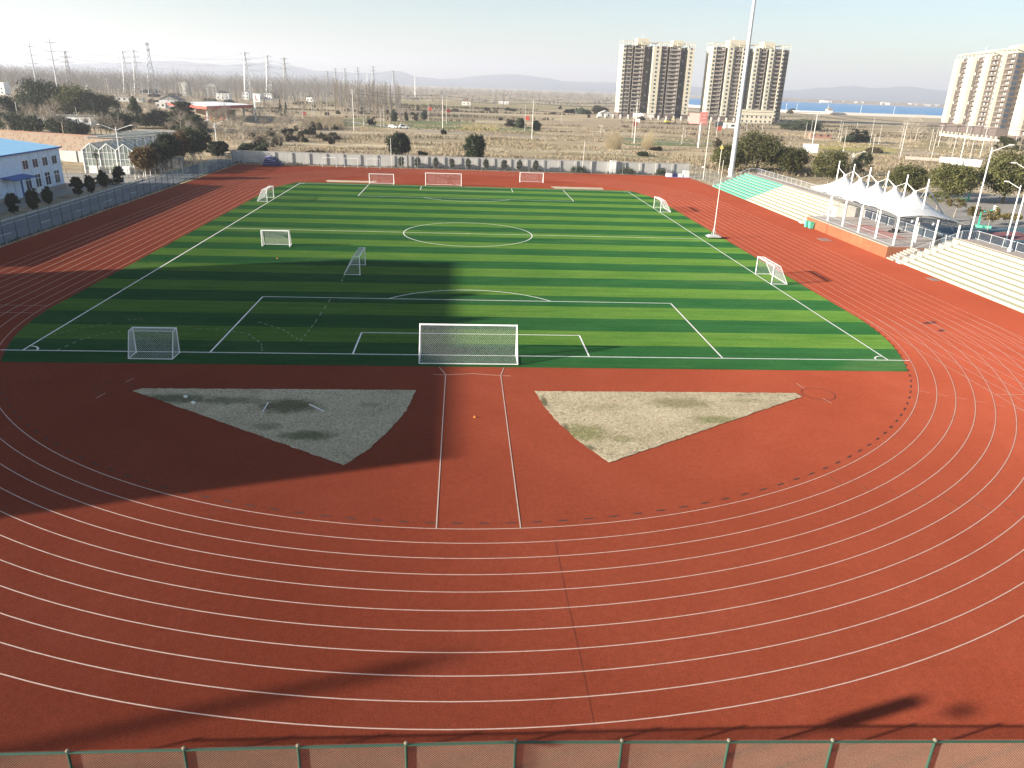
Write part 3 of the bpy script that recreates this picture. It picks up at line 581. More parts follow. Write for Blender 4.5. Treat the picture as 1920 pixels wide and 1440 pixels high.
MB().box(-.3,.3,-.25,.25,.05,1.25).build('cabinet', MAT['darkmetal'], sp); MB().box(-.26,.26,-.262,-.252,.12,1.18).build('grille', MAT['black'], sp); MB().box(-.25,-.15,-.2,.2,0,.05).box(.15,.25,-.2,.2,0,.05).build('foot', MAT['black'], sp)
tag(MB().blob((63.0,52.5,1.85),.9,.45,.28,4,.3).build('cloth_bundle', MAT['black'], smooth=True), 'dark cloth bundle left on the stage floor', 'cloth')
# tensile canopy
t = thing('canopy', 'white tensile canopy with five peaks over the stage', 'canopy', (62,58,0)); ox, oy = 62, 58
PK = [47.85+5.18*i for i in range(5)]; MS = [45.2+5.22*i for i in range(6)]
def cz(x, y):
    u = (x-57)/9.6                                # front .. back
    e = 5.55-.95*max(0, u)**1.2+.55*math.sin(math.pi*min(max(u, 0), 1))
    z = e
    for p in PK:
        r = math.hypot((x-62)*.78, (y-p)*1.05); z = max(z, e+(8.05-e)*math.exp(-r/1.9)*1.06-.03)
    z2 = min(z, 8.05)
    b = min(abs(y-k) for k in [42+5.2*i for i in range(7)])
    return z2-.12*math.exp(-b/.5)
nx, ny = 54, 170; V = []; m = MB(); y0, y1 = 41.6, 72.6
def edge(y): return .25*abs(math.sin(math.pi*(y-41.6)/5.17))
for j in range(ny+1):
    y = y0+(y1-y0)*j/ny; xa = 56.8+edge(y); xb = 66.5-edge(y)*1.3
    if y > 70: xa += (y-70)*1.1; 
    for i in range(nx+1):
        x = xa+(xb-xa)*i/nx; V.append((x-ox, y-oy, cz(x, y)))
m.v = V; k = nx+1
for j in range(ny):
    for i in range(nx): a = j*k+i; m.f.append((a, a+1, a+1+k, a+k))
o = m.build('membrane', MAT['membrane'], t, True); sd = o.modifiers.new('thickness', 'SOLIDIFY'); sd.thickness = .03
for p in PK: MB().tube((0,p-oy,7.85),(0,p-oy,8.2),.30,.26,10).build('peak_ring', MAT['white'], t)
for p in MS: MB().tube((.0,p-oy,1.6),(.0,p-oy,10.1),.13,.09,8).build('mast', MAT['white'], t)
m = MB()
for p in PK:
    for q in MS:
        if abs(p-q) < 3.2: m.tube((0,q-oy,9.0),(0,p-oy,8.15),.03,.03,4); m.tube((0,q-oy,9.0),(.9,p-oy,7.2),.022,.022,4)
m.tube((0,MS[0]-oy,9.0),(79.6-ox,63.7-oy,0),.10,.10,6); m.build('stay_cable', MAT['white'], t)
for y in (62,57,52,47,42.2): MB().tube((57.2-ox,y-oy,1.6),(57.2-ox,y-oy,5.42),.16,.16,10).build('column', MAT['white'], t)
for x, y, z0, z1 in ((59.6,41.9,1.6,5.45),(62.6,42.0,1.6,5.15),(65.75,42.0,2.6,4.55),(65.2,51.1,1.6,4.7),(65.2,56.6,1.6,4.7),(65.2,62,1.6,4.7)): MB().tube((x-ox,y-oy,z0),(x-ox,y-oy,z1),.14,.14,10).build('column', MAT['white'], t)
m = MB()         # steel truss under the eaves
for (xa, ya, za), (xb, yb, zb) in (((57.2,42,5.45),(57.2,71,5.45)),((57.2,42,5.2),(57.2,71,5.2)),((57.2,42,5.4),(66.4,42,4.55)),((57.2,42,5.1),(66.4,42,4.25)),((66.2,42,4.5),(66.2,71,4.5))): m.tube((xa-ox,ya-oy,za),(xb-ox,yb-oy,zb),.06,.06,5)
for i in range(28): m.tube((57.2-ox,42+i*1.04-oy,5.45),(57.2-ox,42+(i+.5)*1.04-oy,5.2),.03,.03,4); m.tube((57.2-ox,42+(i+1)*1.04-oy,5.45),(57.2-ox,42+(i+.5)*1.04-oy,5.2),.03,.03,4)
for i in range(12):
    f = lambda k, d: (57.2+.767*k-ox, 42-oy, 5.4-.071*k-d); m.tube(f(i,0), f(i+.5,.3), .03, .03, 4); m.tube(f(i+1,0), f(i+.5,.3), .03, .03, 4)
m.build('truss', MAT['truss'], t)
for i, (x, z) in enumerate(((59.0,4.9),(62.0,4.6))): MB().blob((x-ox,42.1-oy,z),.18,.18,.2,2,.0).build('lamp', MAT['white'], t, True)
# bins, little things on the track
for i, (x, y, l) in enumerate(((55.3,65.0,'mint green wheeled bin standing left of its twin by the stage corner'),(55.5,63.9,'mint green wheeled bin standing right of its twin by the stage corner'))):
    t = thing('wheeled_bin', l, 'bin', (x,y,0), 0, 'green bins by the stage'); b = MB(); n = len(b.v)
    b.v = [(-.27,-.3,.08),(.27,-.3,.08),(.27,.3,.08),(-.27,.3,.08),(-.36,-.38,1.0),(.36,-.38,1.0),(.36,.38,1.0),(-.36,.38,1.0)]; b.f = [(0,3,2,1),(4,5,6,7),(0,1,5,4),(1,2,6,5),(2,3,7,6),(3,0,4,7)]
    b.build('body', MAT['mint'], t); MB().box(-.39,.39,-.42,.42,1.0,1.07).build('lid', MAT['mint'], t)
    for s in (-1, 1): MB().tube((s*.2-.04,.34,.1),(s*.2+.04,.34,.1),.1,.1,10).build('wheel', MAT['black'], t)
t = thing('manhole_cover', 'pale rectangular cover plate on the track before the stage wall', 'cover', (53.4,54.2,.004)); MB().box(-.8,.8,-1.1,1.1,-.05,.02).build('frame', MAT['redfade2'], t); MB().box(-.68,.68,-.98,.98,.022,.028).build('plate', MAT['redfade2'], t)
t = thing('manhole_cover', 'pale cover plate on the track in front of the near cream stand', 'cover', gp(1750,524)+(.004,)); MB().box(-.5,.5,-.8,.8,-.05,.02).build('frame', MAT['redfade2'], t); MB().box(-.4,.4,-.7,.7,.022,.028).build('plate', MAT['redfade2'], t)
m = MB(); m.q(*[(x, y, .006) for x, y in [gp(1729,605),(gp(1752,602)),gp(1757,606),gp(1735,608)]]).q(*[(x, y, .006) for x, y in [gp(1758,619),gp(1770,617),gp(1771,621),gp(1760,622)]]); struct(m.build('track_patch', plain('patch_rubber', (.13,.030,.025), .9)))
t = thing('flagpole_trolley', 'thin tall pole on a low grey wheeled platform at the right edge of the turf', 'pole', (36.1,53.4,0))
MB().box(-.95,.95,-.7,.7,.22,.36).build('platform', MAT['steel'], t); MB().box(-.7,.7,-.5,.5,.362,.5).build('ballast_block', MAT['palegrey'], t)
for sx in (-1,1):
    for sy_ in (-1,1): MB().tube((sx*.8-.05,sy_*.6,.11),(sx*.8+.05,sy_*.6,.11),.11,.11,10).build('wheel', MAT['black'], t)
MB().tube((0,0,.4),(0,0,7.2),.075,.055,8).build('lower_pole', MAT['offwhite'], t); MB().tube((0,0,7.2),(.05,0,11.1),.045,.03,6).build('upper_pole', MAT['offwhite'], t)
MB().tube((.35,0,.45),(0,0,1.8),.03,.03,5).tube((-.35,0,.45),(0,0,1.8),.03,.03,5).build('brace', MAT['steel'], t)
t = thing('floodlight_mast', 'very tall thick grey mast rising out of frame behind the green stand', 'mast', (68.1,140.9,0))
MB().tube((0,0,-.1),(0,0,46),.66,.36,16).build('shaft', MAT['steel'], t, False); MB().tube((0,0,0),(0,0,.25),.95,.95,16).build('base_flange', MAT['palegrey'], t)
MB().box(-.75,-.6,-.3,.3,1.0,2.2).build('control_box', MAT['white'], t)
t = thing('pole', 'slim white pole at the far right corner of the track', 'pole', (58.4,132.7,0)); MB().tube((0,0,0),(0,0,14),.11,.07,8).build('shaft', MAT['offwhite'], t); MB().tube((0,0,0),(0,0,.3),.2,.2,8).build('base', MAT['palegrey'], t); MB().box(-.6,-.1,-.1,.1,2.9,3.2).build('camera_box', MAT['white'], t)
t = thing('sign_pole', 'slim pole with a round yellow disc beside the thick grey mast', 'pole', (66.5,146,0)); MB().tube((0,0,0),(0,0,7.6),.08,.07,6).build('shaft', MAT['offwhite'], t); MB().tube((0,-.06,6.8),(0,.06,6.8),.45,.45,14).build('disc', MAT['yellowcloth'], t)
# mats
t = thing('mat_stack', 'dark blue stack of landing mats stepped up by the far left corner', 'mat stack', (-46.9,137.6,0))
for i in range(4):
    MB().box(-2.2+i*.25,2.2-i*.55,-1.3,1.3,.05+i*.52,.05+i*.52+.42).build('mat', MAT['navy'], t); MB().box(-2.2+i*.25,1.0-i*.55,-1.32,1.32,.05+i*.52+.422,.05+i*.52+.5).build('mat_cover', MAT['purple'], t)
t = thing('mat_stack', 'row of pale lilac landing mats by the far right fence corner', 'mat stack', (53.3,137.4,0))
for i, (x, h, c) in enumerate(((-2.3,.9,'cloth'),(-.9,.8,'navy'),(.4,.8,'cloth'),(2.0,1.6,'cloth'))): MB().box(x-.65,x+.65,-.7,.7,.05,h).build('mat', MAT[c], t)
MB().box(-3,4.2,-1.1,.9,0,.06).build('ground_sheet', MAT['purple'], t)
for i, (p, l) in enumerate((((349,747),'white crumpled scrap on the dark tip of the left dead-grass sector'),((362,758),'white scrap lying just right of the other at the dark tip of the left sector'))):
    x, y = gp(*p); tag(MB().blob((x,y,.12),.14,.1,.1,i+3,.4,8,5).build('litter', MAT['white']), l, 'litter')
for i, (a, b, l) in enumerate((((492,775),(503,757),'short white stick lying in the middle of the left dead-grass sector'),((580,760),(608,774),'long white stick lying in the middle of the left dead-grass sector'))):
    p, q = gp(*a), gp(*b); tag(MB().tube((*p,.08),(*q,.1),.035,.035,6).build('stick', MAT['white']), l, 'stick')
for i, (p, l) in enumerate((((520,485),'small orange marker cone lying on the shadow edge below the left goal'),((890,783),'tiny orange marker cone between the two runway lines'))):
    x, y = gp(*p); t = thing('marker_cone', l, 'cone', (x,y,.012)); MB().tube((0,0,.02),(0,0,.13),.06,.015,10).build('cone', MAT['orange'], t); MB().box(-.08,.08,-.08,.08,0,.02).build('base', MAT['orange'], t)
for i, p in enumerate(((1840,597),(1688,393),(1710,391),(1735,396))): pass
# ------------------------------------------------------------------ blue-roofed building
t = thing('factory_hall', 'two-storey pale blue hall with light blue sheet roof at the left edge', 'building', (-73.0,20,0)); Lh, Wd, He, Hr = 69.6, 25, 7.15, 8.6
m = MB(); m.box(-Wd,0,0,Lh,.75,He-.02); m.build('wall', MAT['bluewall'], t)
MB().box(-Wd-.06,.06,-.06,Lh+.06,-.1,.75).build('plinth', MAT['plinth'], t)
m = MB(); e = .35
m.q((e,-e,He),(e,Lh+e,He),(-Wd/2,Lh+e,Hr),(-Wd/2,-e,Hr)); m.q((-Wd-e,-e,He),(-Wd/2,-e,Hr),(-Wd/2,Lh+e,Hr),(-Wd-e,Lh+e,He)); m.q((0,Lh+.01,He-.03),(-Wd/2,Lh+.01,Hr-.02),(-Wd,Lh+.01,He-.03)); o = m.build('roof', MAT['blueroof'], t)
MB().box(.30,.42,-e,Lh+e,He-.22,He+.02).build('gutter', MAT['bluetrim'], o)
def hallwin(y, z, w, h, door=False):
    f = MB(); f.box(0,.05,-w/2,w/2,0,.07).box(0,.05,-w/2,w/2,h-.07,h).box(0,.05,-w/2,-w/2+.07,.07,h-.07).box(0,.05,w/2-.07,w/2,.07,h-.07).box(0,.045,-.035,.035,.07,h-.07)
    if door: f.box(0,.046,-w/2+.07,-.035,h*.66,h*.66+.09).box(0,.046,.035,w/2-.07,h*.66,h*.66+.09)
    o = f.build('window', MAT['white'], t); o.location = (.01,y,z); MB().box(.004,.02,-w/2+.07,w/2-.07,.07,h-.07).build('pane', MAT['pane'], o)
    MB().box(.0,.12,-w/2-.06,w/2+.06,-.08,-.01).build('sill', MAT['white'], o)
ys = [Lh-2.3, Lh-5.5, Lh-8.7, Lh-11.8]
for y in ys: hallwin(y, 4.35, 1.75, 1.5); hallwin(y, 1.15, 1.8, 2.2, True)
for k in range(13):
    y = Lh-21.3-k*3.2
    if y > 1: hallwin(y, 4.35, 1.75, 1.5); hallwin(y, 1.15, 1.8, 2.2, True)
y = Lh-16.2; o = MB().box(.01,.09,y-1.9,y+1.9,.2,3.3).build('door', MAT['bluewall'], t); MB().box(.1,.16,y+1.9,y+2.35,.2,3.4).build('door_frame', MAT['bluetrim'], t); MB().box(.092,.12,y-.03,y+.03,.3,3.2).build('handle_bar', MAT['bluetrim'], o)
m = MB(); m.q((0,y-3.3,3.85),(2.3,y-3.3,3.55),(2.3,y+3.1,3.55),(0,y+3.1,3.85)).q((0,y-3.3,3.7),(0,y+3.1,3.7),(2.3,y+3.1,3.4),(2.3,y-3.3,3.4)).q((2.3,y-3.3,3.55),(2.3,y-3.3,3.4),(2.3,y+3.1,3.4),(2.3,y+3.1,3.55)).q((0,y-3.3,3.85),(0,y-3.3,3.7),(2.3,y-3.3,3.4),(2.3,y-3.3,3.55)).q((0,y+3.1,3.7),(0,y+3.1,3.85),(2.3,y+3.1,3.55),(2.3,y+3.1,3.4)); m.build('door_canopy', MAT['bluetrim'], t)
MB().box(.08,.55,Lh-10.6,Lh-9.7,.35,1.3).box(.08,.5,Lh-9.6,Lh-9.2,.5,1.2).build('air_conditioner', MAT['white'], t)
for y in (Lh-4,Lh-7.2,Lh-10.3): MB().box(.0,.03,y-.05,y+.05,.76,He-.25).build('panel_joint', MAT['steel'], t)
# the teaching block west of the frame whose shadow falls over the pitch
t = thing('teaching_block', 'long five-storey teaching block west of the track, outside the left edge', 'building', (-73.4,-39.0,0)); hb = 20.0
MB().box(-14,0,0,51.2,-.1,hb).build('wall', MAT['offwhite'], t); MB().box(-14.1,.12,-.1,51.3,hb,hb+.12).build('roof', MAT['roofgrey'], t)
for y0, y1, x0, h in ((35.2,36.4,-1.6,.8),(26.4,27.4,-1.6,.9),(18,18.8,-1.6,.8)): MB().box(x0-3,x0+1.2,y0,y1,hb+.12,hb+.12+h).build('roof_house', MAT['offwhite'], t)
for f in range(5):
    for k in range(12): o = MB().box(.0,.06,1.2+k*4.2,3.6+k*4.2,f*4+1.0,f*4+3.0).build('window', MAT['white'], t); MB().box(.062,.08,1.3+k*4.2,3.5+k*4.2,f*4+1.1,f*4+2.9).build('pane', MAT['pane'], o)
t = thing('shadow_shaft', 'unseen slim round shaft southwest of the track, added to cast a soft shadow band', 'shadow_shaft', (-104,-64.2,0)); MB().tube((0,0,0),(0,0,28.2),.42,.26,16).build('shaft', MAT['brick'], t); MB().tube((0,0,28.2),(0,0,28.6),.42,.42,16).build('cap', MAT['palegrey'], t)  # unseen shaft, added and sized to cast the soft band at bottom left
t = thing('shadow_pole', 'unseen pole with a box on top, added outside the left edge to cast a shadow', 'lamp', (-16.9,-45.9,0)); MB().tube((0,0,0),(0,0,8.0),.05,.05,8).build('pole', MAT['steel'], t); MB().box(-.22,.22,-.22,.22,8.0,9.05).build('pole_box', MAT['palegrey'], t)  # unseen pole and box, added to cast the oblong shadow at bottom right
t = thing('shadow_pole', 'unseen tall pole with a flattened disc, added outside the left edge to cast a round shadow', 'lamp', (-23.2,-48.7,0)); MB().tube((0,0,0),(0,0,10.9),.02,.02,6).build('pole', MAT['steel'], t); MB().blob((0,0,11.15),.36,.36,.10,1,0,14,10).build('flat_disc', MAT['offwhite'], t)  # unseen thin pole with squashed disc, shaped to cast the round shadow blob
# ------------------------------------------------------------------ greenhouse
t = thing('greenhouse', 'large glass greenhouse with three white pointed gables and shade frames above', 'greenhouse', (-69.6,112.6,0)); bw = 3.35; He = 4.7; Rg = 6.0; D = 30
gl = MB(); fr = MB()
for k in range(3):
    x1 = -k*bw; x0 = x1-bw; xm = (x0+x1)/2
    gl.q((x0,0,.6),(x1,0,.6),(x1,0,He),(xm,0,Rg),(x0,0,He)); gl.q((x0,0,He),(xm,0,Rg),(xm,D,Rg),(x0,D,He)); gl.q((xm,0,Rg),(x1,0,He),(x1,D,He),(xm,D,Rg))
    for a, b in (((x0,0,He),(xm,0,Rg)),((xm,0,Rg),(x1,0,He))): fr.tube(a, b, .08, .08, 5)
    for i in range(1, 4): xx = x0+bw*i/4; fr.tube((xx,-.03,0),(xx,-.03,He+(Rg-He)*(1-abs(xx-xm)/(bw/2))),.045,.045,4)
    for z in (1.5,2.9,4.2): fr.tube((x0,-.03,z),(x1,-.03,z),.05,.05,4)
    for j in range(11): fr.tube((x0,j*3,He),(xm,j*3,Rg),.04,.04,4); fr.tube((xm,j*3,Rg),(x1,j*3,He),.04,.04,4)
gl.q((0,0,.6),(0,D,.6),(0,D,He),(0,0,He)); gl.q((-3*bw,0,.6),(-3*bw,0,He),(-3*bw,D,He),(-3*bw,D,.6))
gl.build('glazing', MAT['glass'], t)
for k in range(4): MB().tube((-k*bw,-.06,0),(-k*bw,-.06,He+.1),.13,.13,6).build('corner_post', MAT['white'], t)
for j in range(1, 21): fr.tube((.03,j*1.5,0),(.03,j*1.5,He),.035,.035,4)
for z in (1.6,3.2,4.65): fr.tube((.03,0,z),(.03,D,z),.04,.04,4)
fr.build('frame', MAT['white'], t)
MB().box(-3*bw,0,0,.02,-.1,.6).box(-.02,0,.03,D,-.1,.6).build('base_wall', MAT['palegrey'], t)
sh = MB()
for j in range(7):
    y = 3+j*4.5; sh.tube((-3*bw-.5,y,7.0),(.5,y,7.0),.05,.05,4)
    for x in (-3*bw,-bw*1.5,0): sh.tube((x,y,He),(x,y,7.0),.04,.04,4)
    for z in (6.7,): sh.tube((-3*bw-.5,y+1.5,z),(.5,y+1.5,z),.03,.03,4)
for x in (-3*bw,-bw*1.5,0): sh.tube((x,3,7.0),(x,30,7.0),.04,.04,4)
sh.build('shade_frame', MAT['steel'], t)
cl = MB()
for j in range(6):
    y = 3+j*4.5; cl.q((-3*bw,y+.1,6.95),(.3,y+.1,6.95),(.3,y+.5+.4*(j%2),6.75),(-3*bw,y+.4,6.7))
cl.build('shade_cloth', MAT['fencewire2'], t)
MB().box(-8.9,-7.0,-.5,-.08,0,1.45).box(-2.7,-.9,-.5,-.08,0,1.5).build('cooling_box', MAT['white'], t)
m = MB()
meshfence('wire_fence', 'low dark wire fence round the yard before the greenhouse', [(-92,100),(-82,103),(-71,106),(-66,106.5)], 1.7, 3.2, .5, .01, pmat='darkmetal', mat='darkmetal')
# ------------------------------------------------------------------ apartment towers
def tower(label, loc, rz, W, D, floors, fh, mods, top, group='beige apartment towers', bm='brown', gm='greybrown'):
    t = thing('apartment_tower', label, 'tower block', loc, rz, group); H = floors*fh
    body = MB(); bro = MB(); pod = MB(); wn = []; bal = []
    for (a, b, k, yo) in mods:
        w = b-a
        if k == 'solid' or k == 'win': body.box(a, b, yo, D, 0, H)
        elif k == 'balc': bro.box(a, b, yo+1.5, D-.1, 0, H)
        else: bro.box(a, b, yo, D-.1, 0, H-.3)
        for f in range(floors):
            z = f*fh
            if k == 'win':
                n = max(1, int(w/3.2))
                for i in range(n): wn.append((a+w*(i+.5)/n, yo, z+.9, 'd'))
                if yo < 2: wn.append((a, (yo+D)*.35, z+.9, 's'))
            elif k == 'balc':
                bal.append((a, b, yo, z))
                n = max(1, int(w/2.8))
                for i in range(n): wn.append((a+w*(i+.5)/n, yo+1.5, z+.5, 'l' if (f*3+i*5+int(a)) % 3 else 'd'))
            elif k == 'rec':
                n = max(1, int(w/2.6))
                for i in range(n): wn.append((a+w*(i+.5)/n, yo, z+.9, 'd' if (f+i) % 3 else 'l'))
    body.build('wall', MAT['cream'], t)
    if bro.v: bro.build('recess_wall', MAT[bm], t)
    # balconies: one mesh each, shared
    cache = {}; xs = {}
    for i, (a, b, yo, z) in enumerate(bal):
        key = round(b-a, 2)
        if key not in cache:
            m = MB(); w = b-a; m.box(0, w, 0, 1.5, -.12, .05).box(0, w, -.02, .1, .05, .95).box(0, .12, .1, 1.5, .05, fh-.12).box(w-.12, w, .1, 1.5, .05, fh-.12); cache[key] = m.mesh('balcony', MAT[gm])
        if i < 100: o = link('balcony', cache[key], t); o.location = (a, yo, z)
        else: xs.setdefault(key, []).append((a, yo, z))
    if xs:
        m = MB()
        for key, L in xs.items():
            me = cache[key]
            for l in L:
                n = len(m.v); m.v += [tuple(v.co+Vector(l)) for v in me.vertices]; m.f += [tuple(n+i for i in p.vertices) for p in me.polygons]
        struct(m.build('balcony', MAT[gm], t), 'stuff')
    wm = {'d': MB().box(-.75,.75,-.06,.02,0,1.5).mesh('window', MAT['pane']), 'l': MB().box(-.75,.75,-.06,.02,0,1.7).mesh('window', MAT['offwhite']), 's': MB().box(-.06,.02,-.75,.75,0,1.5).mesh('window', MAT['pane'])}
    rest = {'d': MB(), 'l': MB(), 's': MB()}; rnd.shuffle(wn)
    for i, (x, y, z, k) in enumerate(wn):
        if i < 98: o = link('window', wm[k], t); o.location = (x, y, z)
        else:
            if k == 's': rest[k].box(x-.06, x+.02, y-.75, y+.75, z, z+1.5)
            else: rest[k].box(x-.75, x+.75, y-.06, y+.02, z, z+(1.5 if k == 'd' else 1.7))
    for k, mt in (('d','pane'),('l','offwhite'),('s','pane')):
        if rest[k].v: struct(rest[k].build('window', MAT[mt], t), 'stuff')
    # roof: parapet frames and stair houses
    for a, b, zz in top: MB().box(a, b, 3, D-3, H+.02, H+zz).build('roof_house', MAT['cream'], t)
    m = MB(); n = int(W/7)
    for i in range(n+1):
        x = W*i/n
        for y in (.3, D-.6): m.tube((x, y, H), (x, y, H+2.6), .22, .22, 4)
        m.tube((x, .3, H+2.6), (x, D-.6, H+2.6), .2, .2, 4)
    for y in (.3, D-.6): m.box(0, W, y-.2, y+.2, H+2.4, H+2.9)
    m.build('roof_frame', MAT['cream'], t); r = MB()
    for i in range(3): r.tube((W*.27+i*.9, 8, H+top[0][2]), (W*.27+i*.9, 8, H+top[0][2]+3.2), .06, .06, 4)
    r.build('antenna', MAT['steel'], t)
    m = MB()
    for (a, b, k, yo) in mods: m.box(a-.1, b+.1, yo-.2, D+.1, -.1, 6.2 if 'rightmost' in label else 3.0)
    m.build('podium', MAT['podium'], t)
    return t
x1, _, _ = atY(1159,218,597); x2, _, _ = atY(1289,222,597); W = x2-x1; s = W/56
M1 = [(0,2.2,'win',0),(2.2,7.5,'balc',.4),(7.5,9.3,'rec',4),(9.3,16.5,'balc',.2),(16.5,23.5,'rec',9),(23.5,29.5,'win',-1.5),(29.5,34.5,'balc',-.6),(34.5,36.5,'rec',4),(36.5,45,'balc',-.4),(45,51,'rec',9),(51,56,'win',1)]
tower('leftmost beige apartment tower, standing clear of the grey mast', (x1,597,0), 0, W, 17, 18, 3.0, [(a*s,b*s,k,y) for a,b,k,y in M1], [(W*.2,W*.36,5.2),(W*.7,W*.84,4.6)])
x1, _, _ = atY(1321,228,592); x2, _, _ = atY(1463,230,592); W = x2-x1; s = W/62
M2 = [(0,3,'win',0),(3,10,'balc',.3),(10,12,'rec',4),(12,16.5,'win',-1.2),(16.5,23.5,'balc',-.4),(23.5,25.5,'win',-1),(25.5,33,'rec',9),(33,36.5,'win',-1.2),(36.5,43,'balc',-.2),(43,45,'rec',4),(45,48.5,'win',-1.2),(48.5,55,'balc',-.4),(55,56.5,'win',-1),(56.5,62,'balc',3.5)]
tower('middle beige apartment tower, crossed by the tall grey mast', (x1,592,0), 0, W, 17, 18, 3.05, [(a*s,b*s,k,y) for a,b,k,y in M2], [(W*.22,W*.42,5.4),(W*.66,W*.8,5.0)])
M3 = [(0,9,'solid',-1),(9,13,'rec',1),(13,16,'rec',4),(16,29,'balc',.2),(29,39,'solid',-1.5),(39,43.5,'rec',1),(43.5,47,'rec',4),(47,60,'balc',.2),(60,67,'solid',-1.5),(67,79,'balc',.2),(79,85,'balc',1.2),(85,87,'rec',4),(87,90,'win',-1),(90,95,'balc',.8),(95,104,'balc',.2)]
ang = math.atan2(398.3-503.8, 317.0-346.0)
tower('bright rightmost apartment tower with tall blank cream strips', (346,503.8,0), ang, 104, 20, 16, 3.0, M3, [(30,60,3.6),(84,98,4.4)], bm='deepbrown', gm='midbrown')
tw = [o for o in COL.objects if o.get('label', '').startswith('bright rightmost')][0]; m = MB(); m2 = MB()
for f in range(2, 16):
    z = f*3.0
    for y in (3, 8.5, 14): m.box(104.0, 104.07, y-1.3, y+1.3, z+.7, z+2.4)
    m2.box(104.0, 105.4, 5.2, 12.0, z-.12, z+.05).box(105.3, 105.42, 5.2, 12.0, z+.05, z+1.0)
struct(m.build('window', MAT['pane'], tw), 'stuff'); struct(m2.build('balcony', MAT['midbrown'], tw), 'stuff')
ux, uy = math.cos(ang), math.sin(ang); nx_, ny_ = -uy, ux
tower('tower wing with one bright blank gable, cut by the right edge of the view', (346+ux*112+nx_*4, 503.8+uy*112+ny_*4, 0), ang, 34, 20, 14, 3.0, [(0,11,'solid',0),(11,30,'balc',2),(30,34,'win',1)], [(12,22,3)], bm='deepbrown', gm='midbrown')
# ------------------------------------------------------------------ other buildings and boards far out
def house(label, px, D, w, d, h, roof='flat', wallm='white', roofm='roofgrey', storeys=1, name='house', z=0, group=None):
    x, _, _ = atY(px, 200, D); t = thing(name, label, 'house', (x, D, z), rnd.uniform(-.1,.1), group)
    MB().box(-w/2,w/2,0,d,-.1,h).build('wall', MAT[wallm], t)
    if roof == 'flat': MB().box(-w/2-.2,w/2+.2,-.2,d+.2,h,h+.3).build('roof', MAT[roofm], t)
    else:
        m = MB(); e = .4; r = h+w*.22
        m.q((-w/2-e,-e,h),(0,-e,r),(0,d+e,r),(-w/2-e,d+e,h)).q((0,-e,r),(w/2+e,-e,h),(w/2+e,d+e,h),(0,d+e,r)).q((-w/2,-.01,h),(w/2,-.01,h),(0,-.01,r-.1)); m.build('roof', MAT[roofm], t)
    for f in range(storeys):
        k = max(2, int(w/3.4))
        for i in range(k): xx = -w/2+w*(i+.5)/k; MB().box(xx-.6,xx+.6,-.05,.02,f*3.1+1.0,f*3.1+2.3).build('window', MAT['pane'], t)
    return t
house('white house with an arched top at the far left edge', 4, 620, 9, 8, 9, 'flat', 'white', 'white', 2)
house('narrow white house among bare trees, left of the lattice pylons', 167, 800, 4, 8, 9, 'flat', 'offwhite', 'roofgrey', 3)
house('dark tall house block among the bare trees, left of two pale houses', 348, 780, 9, 9, 13, 'flat', 'palegrey', 'roofgrey', 3)
house('grey house with white eaves beyond the red-roofed station', 397, 820, 13, 9, 10, 'gable', 'palegrey', 'white', 3)
house('small white house below the grey gabled one', 419, 700, 12, 8, 5, 'flat', 'white', 'white', 1)
house('white house at the foot of the tall white pylon', 462, 730, 6, 6, 6, 'gable', 'white', 'white', 2)
house('long low white house with a dark roof right of the white pylon', 500, 740, 11, 7, 6, 'flat', 'white', 'roofgrey', 2)
house('tiny white house beyond the orange reeds', 581, 720, 6, 5, 4, 'gable', 'white', 'roofgrey', 1)
house('small tan house far out in the dry fields', 874, 790, 9, 6, 4, 'gable', 'offwhite', 'brick', 1)
house('small white shed beside a lone round tree, far out', 944, 900, 12, 6, 3, 'flat', 'white', 'white', 1)
house('grey gabled barn left of the red station canopy', 317, 470, 12, 12, 4.5, 'gable', 'steel', 'roofgrey', 1, 'barn')
house('beige shed beside the grey barn', 301, 460, 6, 6, 3, 'flat', 'offwhite', 'offwhite', 1, 'shed')
house('long pale low building on the field at left', 240, 560, 22, 6, 2.5, 'flat', 'offwhite', 'palegrey', 1, 'shed')
house('low grey-roofed shed among the dark trees, left one', 45, 262, 20, 8, 3.0, 'flat', 'palegrey', 'roofgrey', 1, 'shed')
house('low grey-roofed shed among the dark trees, with a white end wall', 123, 268, 17, 8, 3.2, 'flat', 'white', 'roofgrey', 1, 'shed')
house('low ruined brick row beyond the white board', 1549, 348, 11, 4, 1.9, 'flat', 'brick', 'brick', 1, 'shed')
house('beige two-storey block in front of the middle tower', 1421, 532, 24, 10, 9.4, 'flat', 'cream', 'cream', 2, 'gatehouse')
house('small white sheds at the foot of the leftmost tower', 1200, 565, 8, 5, 3.4, 'flat', 'offwhite', 'white', 1, 'shed')
house('wider white shed at the foot of the leftmost tower', 1216, 560, 10, 5, 3.6, 'flat', 'offwhite', 'white', 1, 'shed')
house('pitched white tent shed left of the leftmost tower', 1137, 560, 9, 6, 3, 'gable', 'offwhite', 'palegrey', 1, 'shed')
for px in (1545, 1552, 1660): house('faint white farm house beyond the lake', px, 3420, 34, 20, 9, 'gable', 'white', 'roofgrey', 1, group='white houses beyond the lake')
for px in (1588, 1735): house('long faint white hall beyond the lake', px, 3500, 150, 20, 9, 'flat', 'white', 'white', 1, group='white halls beyond the lake')
t = thing('pavilion', 'small pavilion with a pointed grey roof on the lake embankment', 'pavilion', (466,945,3.1)); MB().box(-3.2,3.2,-3.2,3.2,0,3).build('wall', MAT['white'], t); m = MB()
for a, b in (((-4.5,-4.5),(4.5,-4.5)),((4.5,-4.5),(4.5,4.5)),((4.5,4.5),(-4.5,4.5)),((-4.5,4.5),(-4.5,-4.5))): m.q((*a,3),(*b,3),(0,0,6.2))
